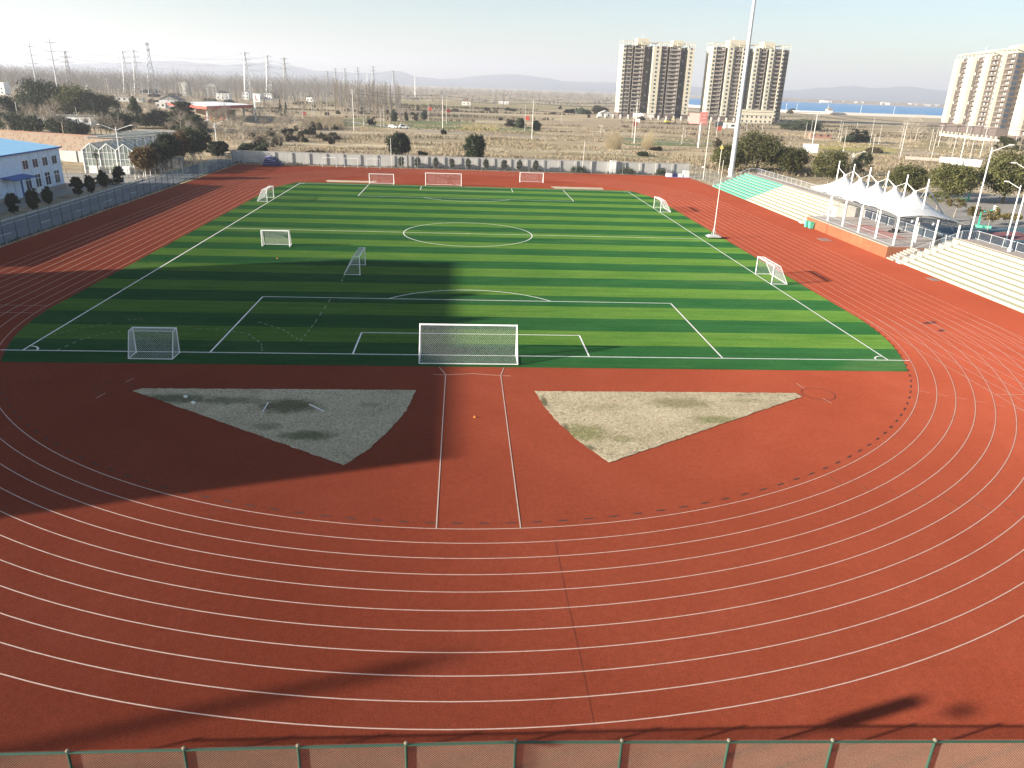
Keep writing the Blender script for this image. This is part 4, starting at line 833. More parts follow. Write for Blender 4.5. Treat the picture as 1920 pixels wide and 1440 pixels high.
m.build('roof', MAT['roofgrey'], t)
# filling station with red canopy
ax, ay = gp(390,230); bx, _, _ = atY(478,205,360); cx, _, _ = atY(314,195,352)
t = thing('filling_station', 'filling station with a flat red-edged white canopy at left', 'filling station', (ax,ay,0)); P = [(0,0),(bx-ax,360-ay),(bx-ax+(cx-ax)*.9,360-ay+30),(cx-ax,352-ay)]
MB().prism(P, 5.6, 6.9).build('canopy_fascia', MAT['red'], t); c = [sum(p[i] for p in P)/4 for i in (0,1)]
MB().prism([(p[0]*.98+c[0]*.02, p[1]*.98+c[1]*.02) for p in P], 6.9, 7.0).build('canopy_roof', MAT['white'], t)
for u, v in ((.12,.15),(.5,.15),(.88,.15),(.12,.7),(.5,.7),(.88,.7)):
    x = P[1][0]*u+P[3][0]*v; y = P[1][1]*u+P[3][1]*v; MB().box(x-.4,x+.4,y-.4,y+.4,0,5.6).build('column', MAT['white'], t)
x, y = P[1][0]*.5+P[3][0]*.45, P[1][1]*.5+P[3][1]*.45; MB().box(x-9,x+9,y,y+5,0,4.2).build('kiosk', MAT['cream'], t)
for k in range(3): MB().box(x-9+k*7,x-6+k*7,y-9,y-8,0,1.7).build('fuel_pump', MAT['redfade'], t)
x, _, _ = atY(479,215,352); t = thing('price_pylon', 'tall white price pylon at the right end of the red station', 'sign', (x,352,0)); MB().box(-.4,.4,-.3,.3,0,12.5).build('post', MAT['white'], t); MB().box(.4,3.0,-.35,.35,8.5,12.3).build('board', MAT['white'], t); MB().box(.7,1.0,-.40,-.36,9.2,11.6).box(1.0,2.0,-.40,-.36,9.2,9.6).build('mark', MAT['red'], t)
# boards
x, y = gp(1309,277); t = thing('billboard', 'red unipole billboard on a thick pale post before the middle tower', 'billboard', (x,y,0)); MB().tube((0,0,0),(0,0,9.4),.36,.33,10).build('post', MAT['offwhite'], t)
m = MB(); m.box(-.6,2.2,-.25,.15,8.6,13.2); m.build('front_board', MAT['redfade'], t); m = MB().box(-5.0,-.7,-.15,.15,8.8,12.6); m.xf(Matrix.Rotation(R(-38),4,'Z')); m.build('side_board', MAT['redfade'], t)
m = MB()
for zz, w_ in ((12.0,1.6),(10.9,2.1),(9.6,1.9)): m.box(.8-w_/2,.8+w_/2,-.29,-.26,zz-.22,zz+.22)
m.build('faded_lettering', plain('faded_pink', (.62,.34,.31), .8), t); m = MB()
for z in (8.7,10,11.3,12.6): m.tube((-.5,.2,z),(2.1,.2,z),.06,.06,4)
m.build('back_frame', MAT['darkmetal'], t)
def board(label, px, py, w, h, rz, mat='white', name='hoarding', n=3):
    x, y = gp(px, py); t = thing(name, label, 'hoarding', (x,y,0), rz); MB().box(-w/2,w/2,-.05,.05,.3,h).build('panel', MAT[mat], t)
    for i in range(n): xx = -w/2+.2+(w-.4)*i/(n-1); MB().tube((xx,.12,0),(xx,.12,h-.1),.06,.06,5).build('post', MAT['steel'], t)
    return t
board('big blank white board standing in the yellow field, right of the trees', 1518, 288, 5.6, 3.5, R(-8))
board('white panel hoarding with folded end, above the round trees at right', 1778, 307, 6, 2.1, R(-30))
board('long white panel hoarding above the round trees at right', 1809, 313, 9, 2.5, R(-38))
board('low pinkish wall panel left of the white hoardings', 1737, 303, 14, 1.4, R(-28), 'walkway')
board('small white notice board on the field by the leftmost tower', 1196, 231, 2.6, 2.8, 0)
t = thing('compound_wall', 'low compound wall with white piers along the foot of the towers', 'wall', (0,548,0)); xa = atY(1120,222,548)[0]; xb = atY(1500,236,548)[0]
MB().box(xa,xb,0,.3,-.1,1.1).build('wall', MAT['greybrown'], t); n = 27
for i in range(n+1): xx = xa+(xb-xa)*i/n; MB().box(xx-.55,xx+.55,-.4,.5,-.1,3.0).build('pier', MAT['offwhite'], t)
t = thing('compound_wall', 'low pale wall with short piers at the foot of the rightmost tower', 'wall', (0,0,0)); A, B = gp(1762,254), gp(1875,267)
MB().prism([(A[0],A[1]),(B[0],B[1]),(B[0]+.4,B[1]+.4),(A[0]+.4,A[1]+.4)], -.1, 1.4).build('wall', MAT['offwhite'], t)
for i in range(15): x = A[0]+(B[0]-A[0])*i/14; y = A[1]+(B[1]-A[1])*i/14; MB().box(x-.4,x+.4,y-.4,y+.4,-.1,2.8).build('pier', MAT['cream'], t)
for i in range(7): x, y = gp(1723+i*4.6, 251+i*.4); 
t = thing('container', 'white site container beside the grey mast, before the towers', 'container', gp(1370,241)+(0,), R(2)); MB().box(-4,4,0,3,0.1,3.2).build('box_body', MAT['white'], t); MB().box(-3.4,-2.2,-.06,.0,.2,2.5).build('door', MAT['palegrey'], t); MB().box(0,2.2,-.05,.0,1.2,2.3).build('window', MAT['pane'], t)
def vehicle(name, label, cat, loc, rz, body, L=4.4, H=1.45, W=1.8):
    t = thing(name, label, cat, loc, rz); m = MB(); n = 0
    prof = [(-L/2,.35),(L/2,.35),(L/2,.75),(L*.42,.85),(L*.22,.95),(L*.08,H),(-L*.3,H),(-L*.44,.98),(-L/2,.9)]
    m.v = [(x,-W/2,z) for x, z in prof]+[(x,W/2,z) for x, z in prof]; k = len(prof); m.f = [tuple(range(k)), tuple(range(2*k-1,k-1,-1))]+[(i,k+i,k+(i+1)%k,(i+1)%k) for i in range(k)]
    m.build('body', MAT[body], t); MB().box(-L*.3,L*.1,-W/2-.02,W/2+.02,1.0,H-.1).build('window', MAT['pane'], t)
    for sx in (-.3,.32):
        for sy_ in (-1,1): MB().tube((sx*L,sy_*(W/2-.1),.33),(sx*L,sy_*(W/2+.03),.33),.33,.33,12).build('wheel', MAT['black'], t)
    return t
vehicle('parked_car', 'white car on the field road, the left of two', 'car', gp(737,240)+(0,), R(-25), 'white'); vehicle('parked_car', 'white van-like car on the field road, the right of two', 'car', gp(757,241)+(0,), R(8), 'white', 5.0, 1.9, 1.9)
t = thing('truck', 'dark blue-grey truck parked left of the white container', 'truck', gp(1352,239)+(0,), 0); MB().box(-4.2,1.4,-1.2,1.2,.8,3.3).build('cargo_box', MAT['darkmetal'], t); MB().box(1.5,3.4,-1.1,1.1,.6,2.8).build('cab', MAT['navy'], t); MB().box(2.2,3.45,-.95,.95,1.7,2.6).build('windscreen', MAT['pane'], t)
for x in (-3,-1.6,2.4):
    for s in (-1,1): MB().tube((x,s*1.0,.5),(x,s*1.25,.5),.5,.5,12).build('wheel', MAT['black'], t)
t = thing('excavator', 'small yellow excavator on bare ground before the leftmost tower', 'excavator', gp(1252,232)+(0,), R(10)); MB().box(-2,2,-1.4,-.8,0,.9).box(-2,2,.8,1.4,0,.9).build('track', MAT['black'], t); MB().box(-2,1.4,-1.3,1.3,.95,2.0).build('body', MAT['yellow'], t); MB().box(.1,1.5,-1.25,-.1,2.0,3.2).build('cab', MAT['pane'], t); MB().tube((1.2,.3,1.8),(4.0,.3,3.9),.25,.2,5).tube((4.0,.3,3.9),(5.6,.3,1.5),.2,.15,5).build('boom', MAT['yellow'], t); MB().prism([(5.2,0),(6.1,0),(6.1,.7),(5.2,.7)],.7,1.6).build('bucket', MAT['darkmetal'], t)
# ------------------------------------------------------------------ poles, lamps, pylons
def pole(label, b, top, group, arms=1, r=.15, loc=None, h=None, sign=None, name='utility_pole', thin=False):
    if loc is None: x, y = gp(*b); d = ray(*top); k = (y-CP.y)/d.y; h = (CP+d*k).z
    else: x, y = loc
    t = thing(name, label, 'pole', (x,y,0), rnd.uniform(-.2,.2), group); MB().tube((0,0,-.1),(rnd.uniform(-.2,.2),0,h),r,r*.62,6).build('shaft', MAT['offwhite' if not thin else 'palegrey'], t)
    for i in range(arms):
        z = h-.35-i*1.1; o = MB().box(-.95,.95,-.06,.06,z-.06,z+.06).build('crossarm', MAT['steel'], t)
        q = MB()
        for s in (-.85,-.35,.35,.85): q.tube((s,0,z+.06),(s,0,z+.36),.055,.055,5)
        q.build('insulator', MAT['white'], o)
    if sign: q = MB(); q.box(.18,1.9,-.12,.12,sign,sign+1.9).box(.30,1.78,.13,.16,sign+.1,sign+1.8); q.build('red_board', MAT['red'], t)
    return t, (x, y, h)
ML = []
for b, tp, l in (((664,245),(661,168),'pale concrete power pole left of the poplar grove road, first of the wired line'),((830,251),(829,178),'pale concrete power pole by the yellow crop strip, with twin crossarms'),((997,263),(999,187),'pale concrete power pole left of the tall reed clumps'),((1189,270),(1194,190),'pale concrete power pole before the leftmost tower'),((1520,288),(1533,210),'pale concrete power pole rising from the big white board'),((1801,298),(1818,230),'pale concrete power pole before the rightmost tower, topped with crossarms')): ML.append(pole(l, b, tp, 'concrete poles of the main power line', 2, .19)[1])
for a, b in zip(ML, ML[1:]):
    o = thing('power_line', 'dark sagging wires strung between concrete poles over the fields', 'power line', (0,0,0), 0, 'sagging wire spans between the concrete poles'); ax, ay, ah = a; bx, by, bh = b; L = math.hypot(bx-ax, by-ay); sg = L*.022
    for dz, off in ((-.1,-.8),(-.1,.8),(-1.3,-.8),(-1.3,.8),(-4.0,0)):
        P = [(ax+(bx-ax)*i/14+off*.1, ay+(by-ay)*i/14+off, ah+(bh-ah)*i/14+dz-sg*4*(i/14)*(1-i/14)) for i in range(15)]; MB().path(P, .07, 3).build('wire', MAT['wire'], o)
a = ML[-1]; o = thing('power_line', 'dark sagging wires leaving the last pole toward the right edge', 'power line', (0,0,0))
for dz in (-.1,-1.3): MB().path([(a[0]+i*9, a[1]-i*4.2, a[2]+dz-1.6*4*(i/14)*(1-i/14)) for i in range(15)], .07, 3).build('wire', MAT['wire'], o)
for b, tp, s, l in (((803,227),(802,186),5.6,'thin street pole with red board, left one above the yellow crop'),((837,232),(836,184),5.6,'thin street pole with red board, just right of the yellow crop pole'),((984,247),(992,197),5.2,'thin street pole with red board beside a dark bush, mid field'),((1185,258),(1190,205),5.0,'thin street pole with red board left of the leftmost tower pole'),((1342,262),(1348,206),4.0,'thin street pole with red board near the red billboard'),((568,222),(567,172),1.5,'thin street pole with a low red board above the orange reeds')): pole(l, b, tp, 'street poles with red boards', 0, .10, sign=s, name='street_pole')
for b, tp in (((1278,270),(1283,234)),((1284,258),(1286,243)),((1397,268),(1402,226)),((1426,268),(1432,230)),((1509,258),(1514,229)),((1518,262),(1522,225)),((1572,258),(1575,225)),((1575,267),(1581,229)),((1581,284),(1590,238)),((1602,266),(1610,229)),((1631,272),(1639,221)),((1634,292),(1642,252)),((1647,271),(1655,234)),((1687,277),(1696,227)),((1687,297),(1697,228)),((1688,294),(1700,250)),((1742,281),(1749,242)),((1746,297),(1757,241)),((1784,297),(1800,239)),((1813,276),(1821,239)),((1818,299),(1828,253)),((1822,299),(1832,265))):
    pole('thin leaning pale field pole below the towers, without crossarms', b, tp, 'thin pale poles in the fields at right', 0, .11, name='field_pole', thin=True)
for b, tp, l in (((1759,274),(1770,235),'pale pole with short forked arms, left of the rightmost tower'),((1837,295),(1852,239),'pale pole with a crossarm in front of the rightmost tower'),((1902,276),(1912,242),'pale pole with a crossarm near the right edge, below the towers')): pole(l, b, tp, 'crossarm poles before the rightmost tower', 1, .14)
for b, tp in (((614,222),(612,172)),((586,222),(588,188)),((590,222),(591,188)),((682,236),(684,210)),((714,238),(718,206)),((720,238),(721,205)),((508,200),(508,158)),((60,176),(58,152)),((113,176),(108,130)),((106,170),(102,140)),((130,160),(128,140)),((163,172),(160,150)),((205,185),(200,148)),((201,183),(198,148)),((247,183),(245,155)),((253,180),(251,156)),((268,180),(265,155)),((299,180),(297,155)),((332,190),(328,150)),((390,190),(388,165)),((440,191),(438,168)),((448,191),(446,170)),((425,172),(426,160)),((78,160),(76,135)),((37,165),(32,130)),((14,165),(12,130)),((758,190),(759,179)),((785,190),(786,178)),((1126,250),(1127,235)),((1052,235),(1053,215)),((880,190),(881,178)),((925,192),(926,182))):
    pole('thin pale utility pole among the dry fields at left and centre', b, tp, 'thin pale poles in the fields at left and centre', 1 if rnd.random() < .4 else 0, .13, name='field_pole', thin=True)
pole('slim lamp pole standing before the far grey wall, left of the left round tree', (741,304), (740,253), 'slim poles by the far wall', 0, .09, loc=(-18.6,141.4), h=7.0, name='lamp_pole'); pole('slim lamp pole standing before the far grey wall, right of centre', (1090,320), (1093,262), 'slim poles by the far wall', 0, .09, loc=(29.6,141.6), h=7.6, name='lamp_pole')
pole('leaning dark pole at left before the blue-roofed hall trees', (35,225), (22,160), 'leaning poles by the dark trees', 0, .16, loc=gp(38,246), h=9.5, name='utility_pole', thin=True); pole('leaning pole in front of the second dark tree at left', (148,228), (140,186), 'leaning poles by the dark trees', 0, .13, loc=gp(148,238), h=7, thin=True)
def lamp(label, loc, h, ring=True, arms=2, rz=0, L=2.4, r=.12):
    t = thing('street_lamp', label, 'street lamp', loc, rz, 'street lamps'); MB().tube((0,0,0),(0,0,h),r,r*.6,8).build('pole', MAT['white'], t); MB().tube((0,0,0),(0,0,.5),r*1.8,r*1.6,8).build('base', MAT['white'], t)
    for s in ((-1,1) if arms == 2 else (1,)):
        o = MB().tube((0,0,h-.5),(s*L*.8,0,h+.35),.05,.05,5).build('arm', MAT['white'], t); MB().blob((s*L*.95,0,h+.42),.42,.14,.09,3,0,10,6).build('lamp_head', MAT['lampglass'], o)
    if ring: MB().ring((0,0,h-.95),.42,.05).build('ring', MAT['white'], t)
    return t
lamp('white two-armed street lamp in front of the greenhouse', (-65.5,96.6,0), 10.3, False, 2, R(5), 3.0)
lamp('white two-armed street lamp with a ring, right of the dark trees at left', (gp(408,288)[0],gp(408,288)[1],0), 8.0, True, 2, R(10), 2.2)
lamp('white two-armed ring lamp behind the far mast of the canopy', (95.1,132.2,0), 7.4, True, 2, R(-10), 2.6)
lamp('single-armed white lamp at the corner of the near cream stand walkway', (66.7,40.9,0), 14.6, False, 1, R(-10), 2.4)
lamp('white ring lamp rising behind the near cream stand at the right edge', (65.7,31.6,3.15), 9.9, True, 2, R(170), 2.2)
lamp('white lamp on the sports court at the right edge, behind the nearer one', (82.6,55.2,0), 8.6, False, 1, R(150), 2.0)
for px in (1473,1493,1551,1613.5,1676): x, y, z = atY(px,210,965); lamp('faint white lamp mast on the lake embankment', (x,965,3.2), 9, False, 1, 0, 1.6, .2)['group'] = 'lamp masts on the lake embankment'
def pylon(label, px, py, D, w=6, kind='lattice', mat='white'):
    x, _, z = atY(px, py, D); t = thing('power_pylon' if kind != 'tele' else 'telecom_tower', label, 'pylon' if kind != 'tele' else 'tower', (x,D,0), R(20), 'power pylons on the horizon' if kind != 'tele' else None); h = z
    if kind == 'mono':
        MB().tube((0,0,0),(0,0,h),.75,.3,8).build('shaft', MAT[mat], t)
        for k in range(4):
            o = MB()
            for s in (-1,1): o.tube((0,0,h-3-k*6.5),(s*4.5,0,h-2.2-k*6.5),.2,.1,4)
            o.build('crossarm', MAT[mat], t)
        return x, D, h
    m = MB(); r = .34; n = 9; wt = 1.2
    W_ = lambda f: w/2*(1-f)**1.15+wt/2
    for sx in (-1,1):
        for sy_ in (-1,1):
            for i in range(n): f0, f1 = i/n, (i+1)/n; m.tube((sx*W_(f0),sy_*W_(f0),h*f0),(sx*W_(f1),sy_*W_(f1),h*f1),r*(1-.5*f0),r*(1-.5*f1),4)
    for i in range(n):
        f0, f1 = i/n, (i+1)/n; a, b = W_(f0), W_(f1)
        for s in (-1,1):
            m.tube((-a,s*a,h*f0),(b,s*b,h*f1),.19,.19,3); m.tube((a,s*a,h*f0),(-b,s*b,h*f1),.19,.19,3); m.tube((s*a,-a,h*f0),(s*b,b,h*f1),.19,.19,3); m.tube((s*a,a,h*f0),(s*b,-b,h*f1),.19,.19,3)
    m.build('lattice', MAT[mat], t)
    if kind == 'lattice':
        for k in range(3):
            o = MB(); zz = h*(.97-k*.13); L = 5+k*1.0
            for s in (-1,1): o.tube((0,0,zz+.9),(s*L,0,zz),.2,.1,4).tube((0,0,zz-.5),(s*L,0,zz),.16,.1,4)
            o.build('crossarm', MAT[mat], t)
    else:
        for zz in (h*.96, h*.86):
            o = MB().ring((0,0,zz),1.5,.15,'z',10,4)
            for k in range(6): a = k*math.pi/3; o.box(1.6*math.cos(a)-.2,1.6*math.cos(a)+.2,1.6*math.sin(a)-.2,1.6*math.sin(a)+.2,zz-1.3,zz+1.3)
            o.build('antenna_panel', MAT[mat], t)
        MB().tube((0,0,h),(0,0,h+3),.1,.05,4).build('lightning_rod', MAT[mat], t)
    return x, D, h
Q = [pylon('steel monopole with four pairs of arms, the left of two at the far left', 54, 80, 640, kind='mono', mat='steel'), pylon('steel monopole with four pairs of arms, the taller right one at the far left', 92, 73, 640, kind='mono', mat='steel')]
Q.append(pylon('white lattice pylon right of the two monopoles', 121, 95, 860, mat='palegrey')); P4 = pylon('white lattice pylon, left of the close pair', 229, 95, 800); P5 = pylon('white lattice pylon, right of the close pair', 249, 93, 790)
pylon('grey telecom tower with two antenna rings beside the lattice pylon pair', 275, 79, 810, 8, 'tele', 'steel')
P6 = pylon('tall narrow white lattice pylon above the station price sign', 458, 97, 750); P7 = pylon('white lattice pylon next right of the tall narrow one', 500, 103, 830); P8 = pylon('faint white lattice pylon, third right of the station sign', 532, 108, 950, mat='palegrey')
F = [pylon('faint grey lattice pylon in the row along the hazy horizon', a, b, 1400, 7, mat='steel') for a, b in ((613,133),(628,128),(646,128),(670,126),(699,124),(737,132))]
pylon('small white monopole among the row of faint grey pylons', 688, 138, 1300, kind='mono')
pylon('small white monopole standing alone right of the pylon row', 778, 144, 1200, kind='mono')
for a, b in ((Q[0],Q[1]),(Q[1],P4),(P4,P6),(P5,P7),(P6,P7),(P7,P8),(P8,F[1]),(F[1],F[4]),(F[0],F[5])):
    o = thing('power_line', 'thin high-voltage wires strung between pylons above the horizon', 'power line', (0,0,0), 0, 'high-voltage wires'); L = math.hypot(b[0]-a[0], b[1]-a[1])
    for dz in (-2,-8,-14):
        for off in (-5,5):
            P = [(a[0]+(b[0]-a[0])*i/16, a[1]+(b[1]-a[1])*i/16+off, a[2]+(b[2]-a[2])*i/16+dz-L*.035*4*(i/16)*(1-i/16)) for i in range(17)]; MB().path(P, .05, 3).build('wire', MAT['steel'], o)
# ------------------------------------------------------------------ vegetation
def crown_mb(seed, w, h, nc, per, leaf, shape='round', zb=0.0, up=.25):
    """Leaf-sized faces in clumps spread through an uneven crown w wide and h high whose bottom is at zb."""
    g = random.Random(seed); m = MB(); rx, rz = w/2, h/2; k = [g.uniform(.82, 1.12) for _ in range(9)]
    for _ in range(nc):
        while True:
            d = Vector((g.gauss(0,1), g.gauss(0,1), g.gauss(0,1)))
            if d.length > .01: break
        d.normalize(); a = math.atan2(d.y, d.x); f = k[int((a+math.pi)/(2*math.pi)*7.99)]*(.9+.2*k[8]); rr = (.45+.55*g.random()**.5)*f
        z = d.z
        if shape == 'cone': t = g.random()**1.6; rad = (1-t)*rx*f*math.sqrt(g.uniform(.35,1)); c = Vector((rad*math.cos(a), rad*math.sin(a), zb+h*t))
        elif shape == 'layer': lay = int(g.random()*6); t = (lay+.2*g.random())/6; rad = (1-t*.85)*rx*math.sqrt(g.uniform(.1,1)); c = Vector((rad*math.cos(a), rad*math.sin(a), zb+h*t-.05*rad))
        elif shape == 'column': c = Vector((rx*f*math.cos(a)*math.sqrt(g.uniform(.3,1)), rx*f*math.sin(a)*math.sqrt(g.uniform(.3,1)), zb+h*g.random()))
        else: c = Vector((d.x*rx*rr, d.y*rx*rr, zb+rz+z*rz*rr*(1.0 if z > 0 else .85)))
        cr = w*g.uniform(.07,.14)*(.6 if shape in ('cone','column') else 1)
        if shape == 'layer': cr = w*.09
        for _ in range(per):
            p = c+Vector((g.gauss(0,cr*.6), g.gauss(0,cr*.6), g.gauss(0,cr*(.22 if shape == 'layer' else .55))))
            u = Vector((g.gauss(0,1), g.gauss(0,1), g.gauss(0,.7))).normalized(); v = u.cross(Vector((g.gauss(0,1), g.gauss(0,1), g.gauss(0,1)))).normalized(); s = leaf*g.uniform(.55,1.15)
            m.q(p-u*s*.5, p+v*s*.32, p+u*s*.5, p-v*s*.32)
    return m
def trunk_mb(h, r, seed=1, limbs=5, spread=.5, top=None):
    g = random.Random(seed); m = MB(); m.tube((0,0,-.1),(g.uniform(-.1,.1),0,h*.6),r,r*.75,8); m.tube((0,0,h*.58),(0,0,h),r*.76,r*.35,7)
    for i in range(limbs):
        a = i*2.4+g.random(); z = h*g.uniform(.5,.85); L = h*spread*g.uniform(.6,1); m.tube((0,0,z),(L*math.cos(a),L*math.sin(a),z+L*.8),r*.4,r*.12,5)
    return m
def bare_mb(seed, h, spread=.55, depth=4, r=.14, up=.35, kids=4):
    g = random.Random(seed); m = MB()
    def grow(p, d, L, r, lv):
        e = p+d*L; m.tube(p, e, r, r*.6, 4 if lv < 2 else 3, False)
        if lv >= depth: return
        for i in range(kids if lv else kids+3):
            t = g.uniform(.35, 1.0) if i else 1.0; q = p+d*(L*t); n = Vector((g.gauss(0,1), g.gauss(0,1), g.gauss(0,.6)+up)).normalized()
            dd = (d*(1-spread)+n*spread).normalized(); grow(q, dd, L*g.uniform(.5,.72), r*.52, lv+1)
    grow(Vector((0,0,-.1)), Vector((g.gauss(0,.05), g.gauss(0,.05), 1)).normalized(), h*.42, r, 0); return m
def poplar_mb(seed, h, n=26, r=.13, w=.09):
    g = random.Random(seed); m = MB(); m.tube((0,0,-.1),(g.uniform(-.3,.3),0,h),r,r*.18,5,False)
    for i in range(n):
        z = h*(.2+.78*i/n); a = g.uniform(0,6.28); L = h*g.uniform(.10,.2)*(1-.6*i/n)+.3; e = Vector((L*.5*math.cos(a), L*.5*math.sin(a), z+L*.95)); s = Vector((0,0,z)); m.tube(s, e, r*.28, r*.1, 3, False)
        for _ in range(3): t = g.uniform(.3,.9); b = s+(e-s)*t; a2 = a+g.uniform(-1,1); m.tube(b, b+Vector((math.cos(a2)*L*.25, math.sin(a2)*L*.25, L*.35)), r*.12, r*.05, 3, False)
    return m
def tree(name, label, loc, crown, leafm, h_tr, r_tr, group=None, cat='tree', rz=0, bark='bark', limbs=6, spread=.45, seed=1):
    t = thing(name, label, cat, loc, rz, group); trunk_mb(h_tr, r_tr, seed, limbs, spread).build('trunk', MAT[bark], t)
    o = crown.build('crown', MAT[leafm], t); return t
# broad evergreen trees by the stands
g1 = 'broad evergreen trees behind the stands'
def broad(label, px, py, wpx, htop, seed, lm='leaf_camphor', dens=1.0, group=g1):
    x, y = gp(px, py); D = y-CP.y; q = pj(x, y)[2]; w = wpx*q/FPX*.86; _, _, z = atY(px, htop, y); zb = max(.5, z*.2)
    return tree('evergreen_tree', label, (x,y,0), crown_mb(seed, w, z-zb, int(150*dens), int(80*dens), .055*w**.5*2.7, 'round', zb), lm, z*.7, .03*z, group, seed=seed, rz=seed)
broad('yellowish rounded tree just left of the thick grey mast', 1362, 322, 62, 276, 11)
broad('large round tree directly right of the thick grey mast', 1418, 324, 100, 254, 12)
broad('round tree at the right end of the clump behind the green stand', 1474, 328, 70, 277, 13)
broad('loose open tree left of the first canopy mast', 1552, 345, 78, 287, 14, 'leaf_camphor', .75)
broad('small dark tree behind the ring lamp of the canopy', 1612, 330, 36, 287, 15, 'leaf_dark', .6)
broad('low round tree behind the middle canopy peaks', 1695, 366, 76, 312, 16)
broad('round tree behind the last canopy mast', 1778, 378, 80, 309, 17)
broad('biggest spreading tree at the right edge behind the court', 1880, 380, 118, 289, 18)
broad('tree cut by the right edge of the view, beside the biggest one', 1945, 372, 90, 300, 19)
x, y = gp(1800, 352)
# young trees and bushes on the court yard
def sapling(label, base, top, wpx, lm, seed, lean=0):
    x, y = gp(*base); _, _, z = atY(base[0], top, y); q = pj(x, y)[2]; w = wpx*q/FPX; t = thing('young_tree', label, 'young tree', (x,y,0), seed, 'young trees on the court yard')
    m = MB(); m.tube((0,0,-.1),(lean*.5,0,z*.55),.07,.045,6).tube((lean*.5,0,z*.5),(lean*.8+.5,0,z*.8),.04,.02,5).tube((lean*.5,0,z*.5),(lean*.8-.5,.2,z*.85),.04,.02,5); m.tube((0,0,0),(0,0,.8),.085,.075,6); m.build('trunk', MAT['barkpale'], t)
    crown_mb(seed, w, z*.5, 34, 34, .28, 'round', z*.52).build('crown', MAT[lm], t)
sapling('young tree with orange-yellow leaves, leaning, behind the canopy end', (1788,407), 372, 32, 'leaf_olive', 31, .3); sapling('thin young tree by the green hoop stand', (1819,423), 388, 26, 'leaf_olive', 32); sapling('slender young tree standing on the court edge', (1848,443), 389, 28, 'leaf_olive', 33); sapling('low leafy young tree at the right edge of the court', (1892,420), 402, 34, 'leaf_olive', 34); sapling('bare-stemmed young tree under the canopy stay cable', (1754,398), 360, 30, 'leaf_camphor', 35)
def hoop(label, loc, rz):
    t = thing('basketball_hoop', label, 'basketball hoop', loc, rz, 'green basketball hoops'); MB().box(-1.1,1.1,-.5,.5,.02,.42).build('base_box', MAT['mint'], t); MB().box(.7,.95,-.12,.12,.42,2.7).tube((.8,0,2.6),(-1.0,0,3.1),.09,.09,6).tube((.8,0,1.4),(-.6,0,3.0),.05,.05,6).build('stand_arm', MAT['teal'], t)
    MB().box(-1.12,-1.05,-.9,.9,2.75,3.8).build('backboard', MAT['white'], t); MB().ring((-1.4,0,3.0),.23,.02,'z').build('rim', MAT['orange'], t)
hoop('green basketball hoop stand on the court near the lamp poles', (88.2,69.0,0), R(160)); hoop('green basketball hoop stand under the trees at the back of the court', (108.5,106,0), R(-20))
# row of clipped shrubs, palms, planted trees along the west road
cm = [crown_mb(40+i, 1.4, 2.75, 110, 80, .22, 'round', .1) for i in range(3)]
lab = ['nearest the camera at the left edge','second from the left edge','third from the left edge','fourth from the left edge, before the hall corner','fifth from the left edge, past the hall corner','sixth from the left edge','seventh, wrapped around the street lamp foot']
for i, p in enumerate(((27,400),(64,393),(92,383),(147,367),(171,361),(195,352),(225,345))):
    x, y = gp(*p); t = thing('clipped_shrub', 'dark clipped egg-shaped shrub along the road, '+lab[i], 'shrub', (x,y,0), i, 'clipped shrubs along the road'); s = (1.0,1.05,.95,1.1,1.0,1.1,1.15)[i]; t.scale = (s,s,s)
    MB().tube((0,0,-.05),(0,0,.7),.09,.07,6).build('stem', MAT['bark'], t); (cm[i % 3] if i < 3 else cm[i % 3]).build('crown', MAT['leaf_dark'], t)
for i in range(4):
    x, y = -70.5+i*1.3, 95.4+rnd.uniform(-.4,.4); t = thing('low_shrub', 'low dark hedge shrub at the corner of the blue-roofed hall', 'shrub', (x,y,0), i, 'hedge shrubs at the hall corner'); crown_mb(50+i, 1.7, 1.1, 26, 40, .2, 'round', .0).build('crown', MAT['leaf_dark'], t); MB().tube((0,0,0),(0,0,.5),.05,.04,5).build('stem', MAT['bark'], t)
def palm(label, loc, h, seed, fr=1.5):
    t = thing('palm_tree', label, 'palm', loc, seed, 'palm trees by the hall'); g = random.Random(seed); MB().tube((0,0,0),(.1,0,h),.15,.12,8).build('trunk', MAT['bark'], t); m = MB()
    for i in range(46):
        a = g.uniform(0,6.28); e = g.uniform(-.9,1.2); L = fr*g.uniform(.7,1.1); d = Vector((math.cos(a)*math.cos(e), math.sin(a)*math.cos(e), math.sin(e))); p = Vector((.1,0,h)); q = p+d*L*.5; sd = d.cross(Vector((0,0,1))).normalized()
        for k in range(7):
            f = (k-3)/3; v = (d+sd*f*.8).normalized(); e2 = q+v*L*.55+Vector((0,0,-.18*abs(f)-.1)); m.q(q-sd*.03, q+sd*.03, e2)
        m.tube(p, q, .025, .015, 3, False)
    m.build('fronds', MAT['palm'], t)
palm('fan palm with a slim trunk before the greenhouse', (gp(186,329)[0],gp(186,329)[1],0), 4.2, 61); palm('fan palm half hidden behind the hall corner', (-76.2,94.5,0), 4.2, 62, 1.4)
tree('planted_tree', 'russet-leaved tree with a white trunk beside the greenhouse', gp(275,335)+(0,), crown_mb(63, 4.6, 4.3, 120, 70, .4, 'round', 1.7), 'leaf_brown', 3.6, .13, 'planted trees along the fence', bark='whitewash')
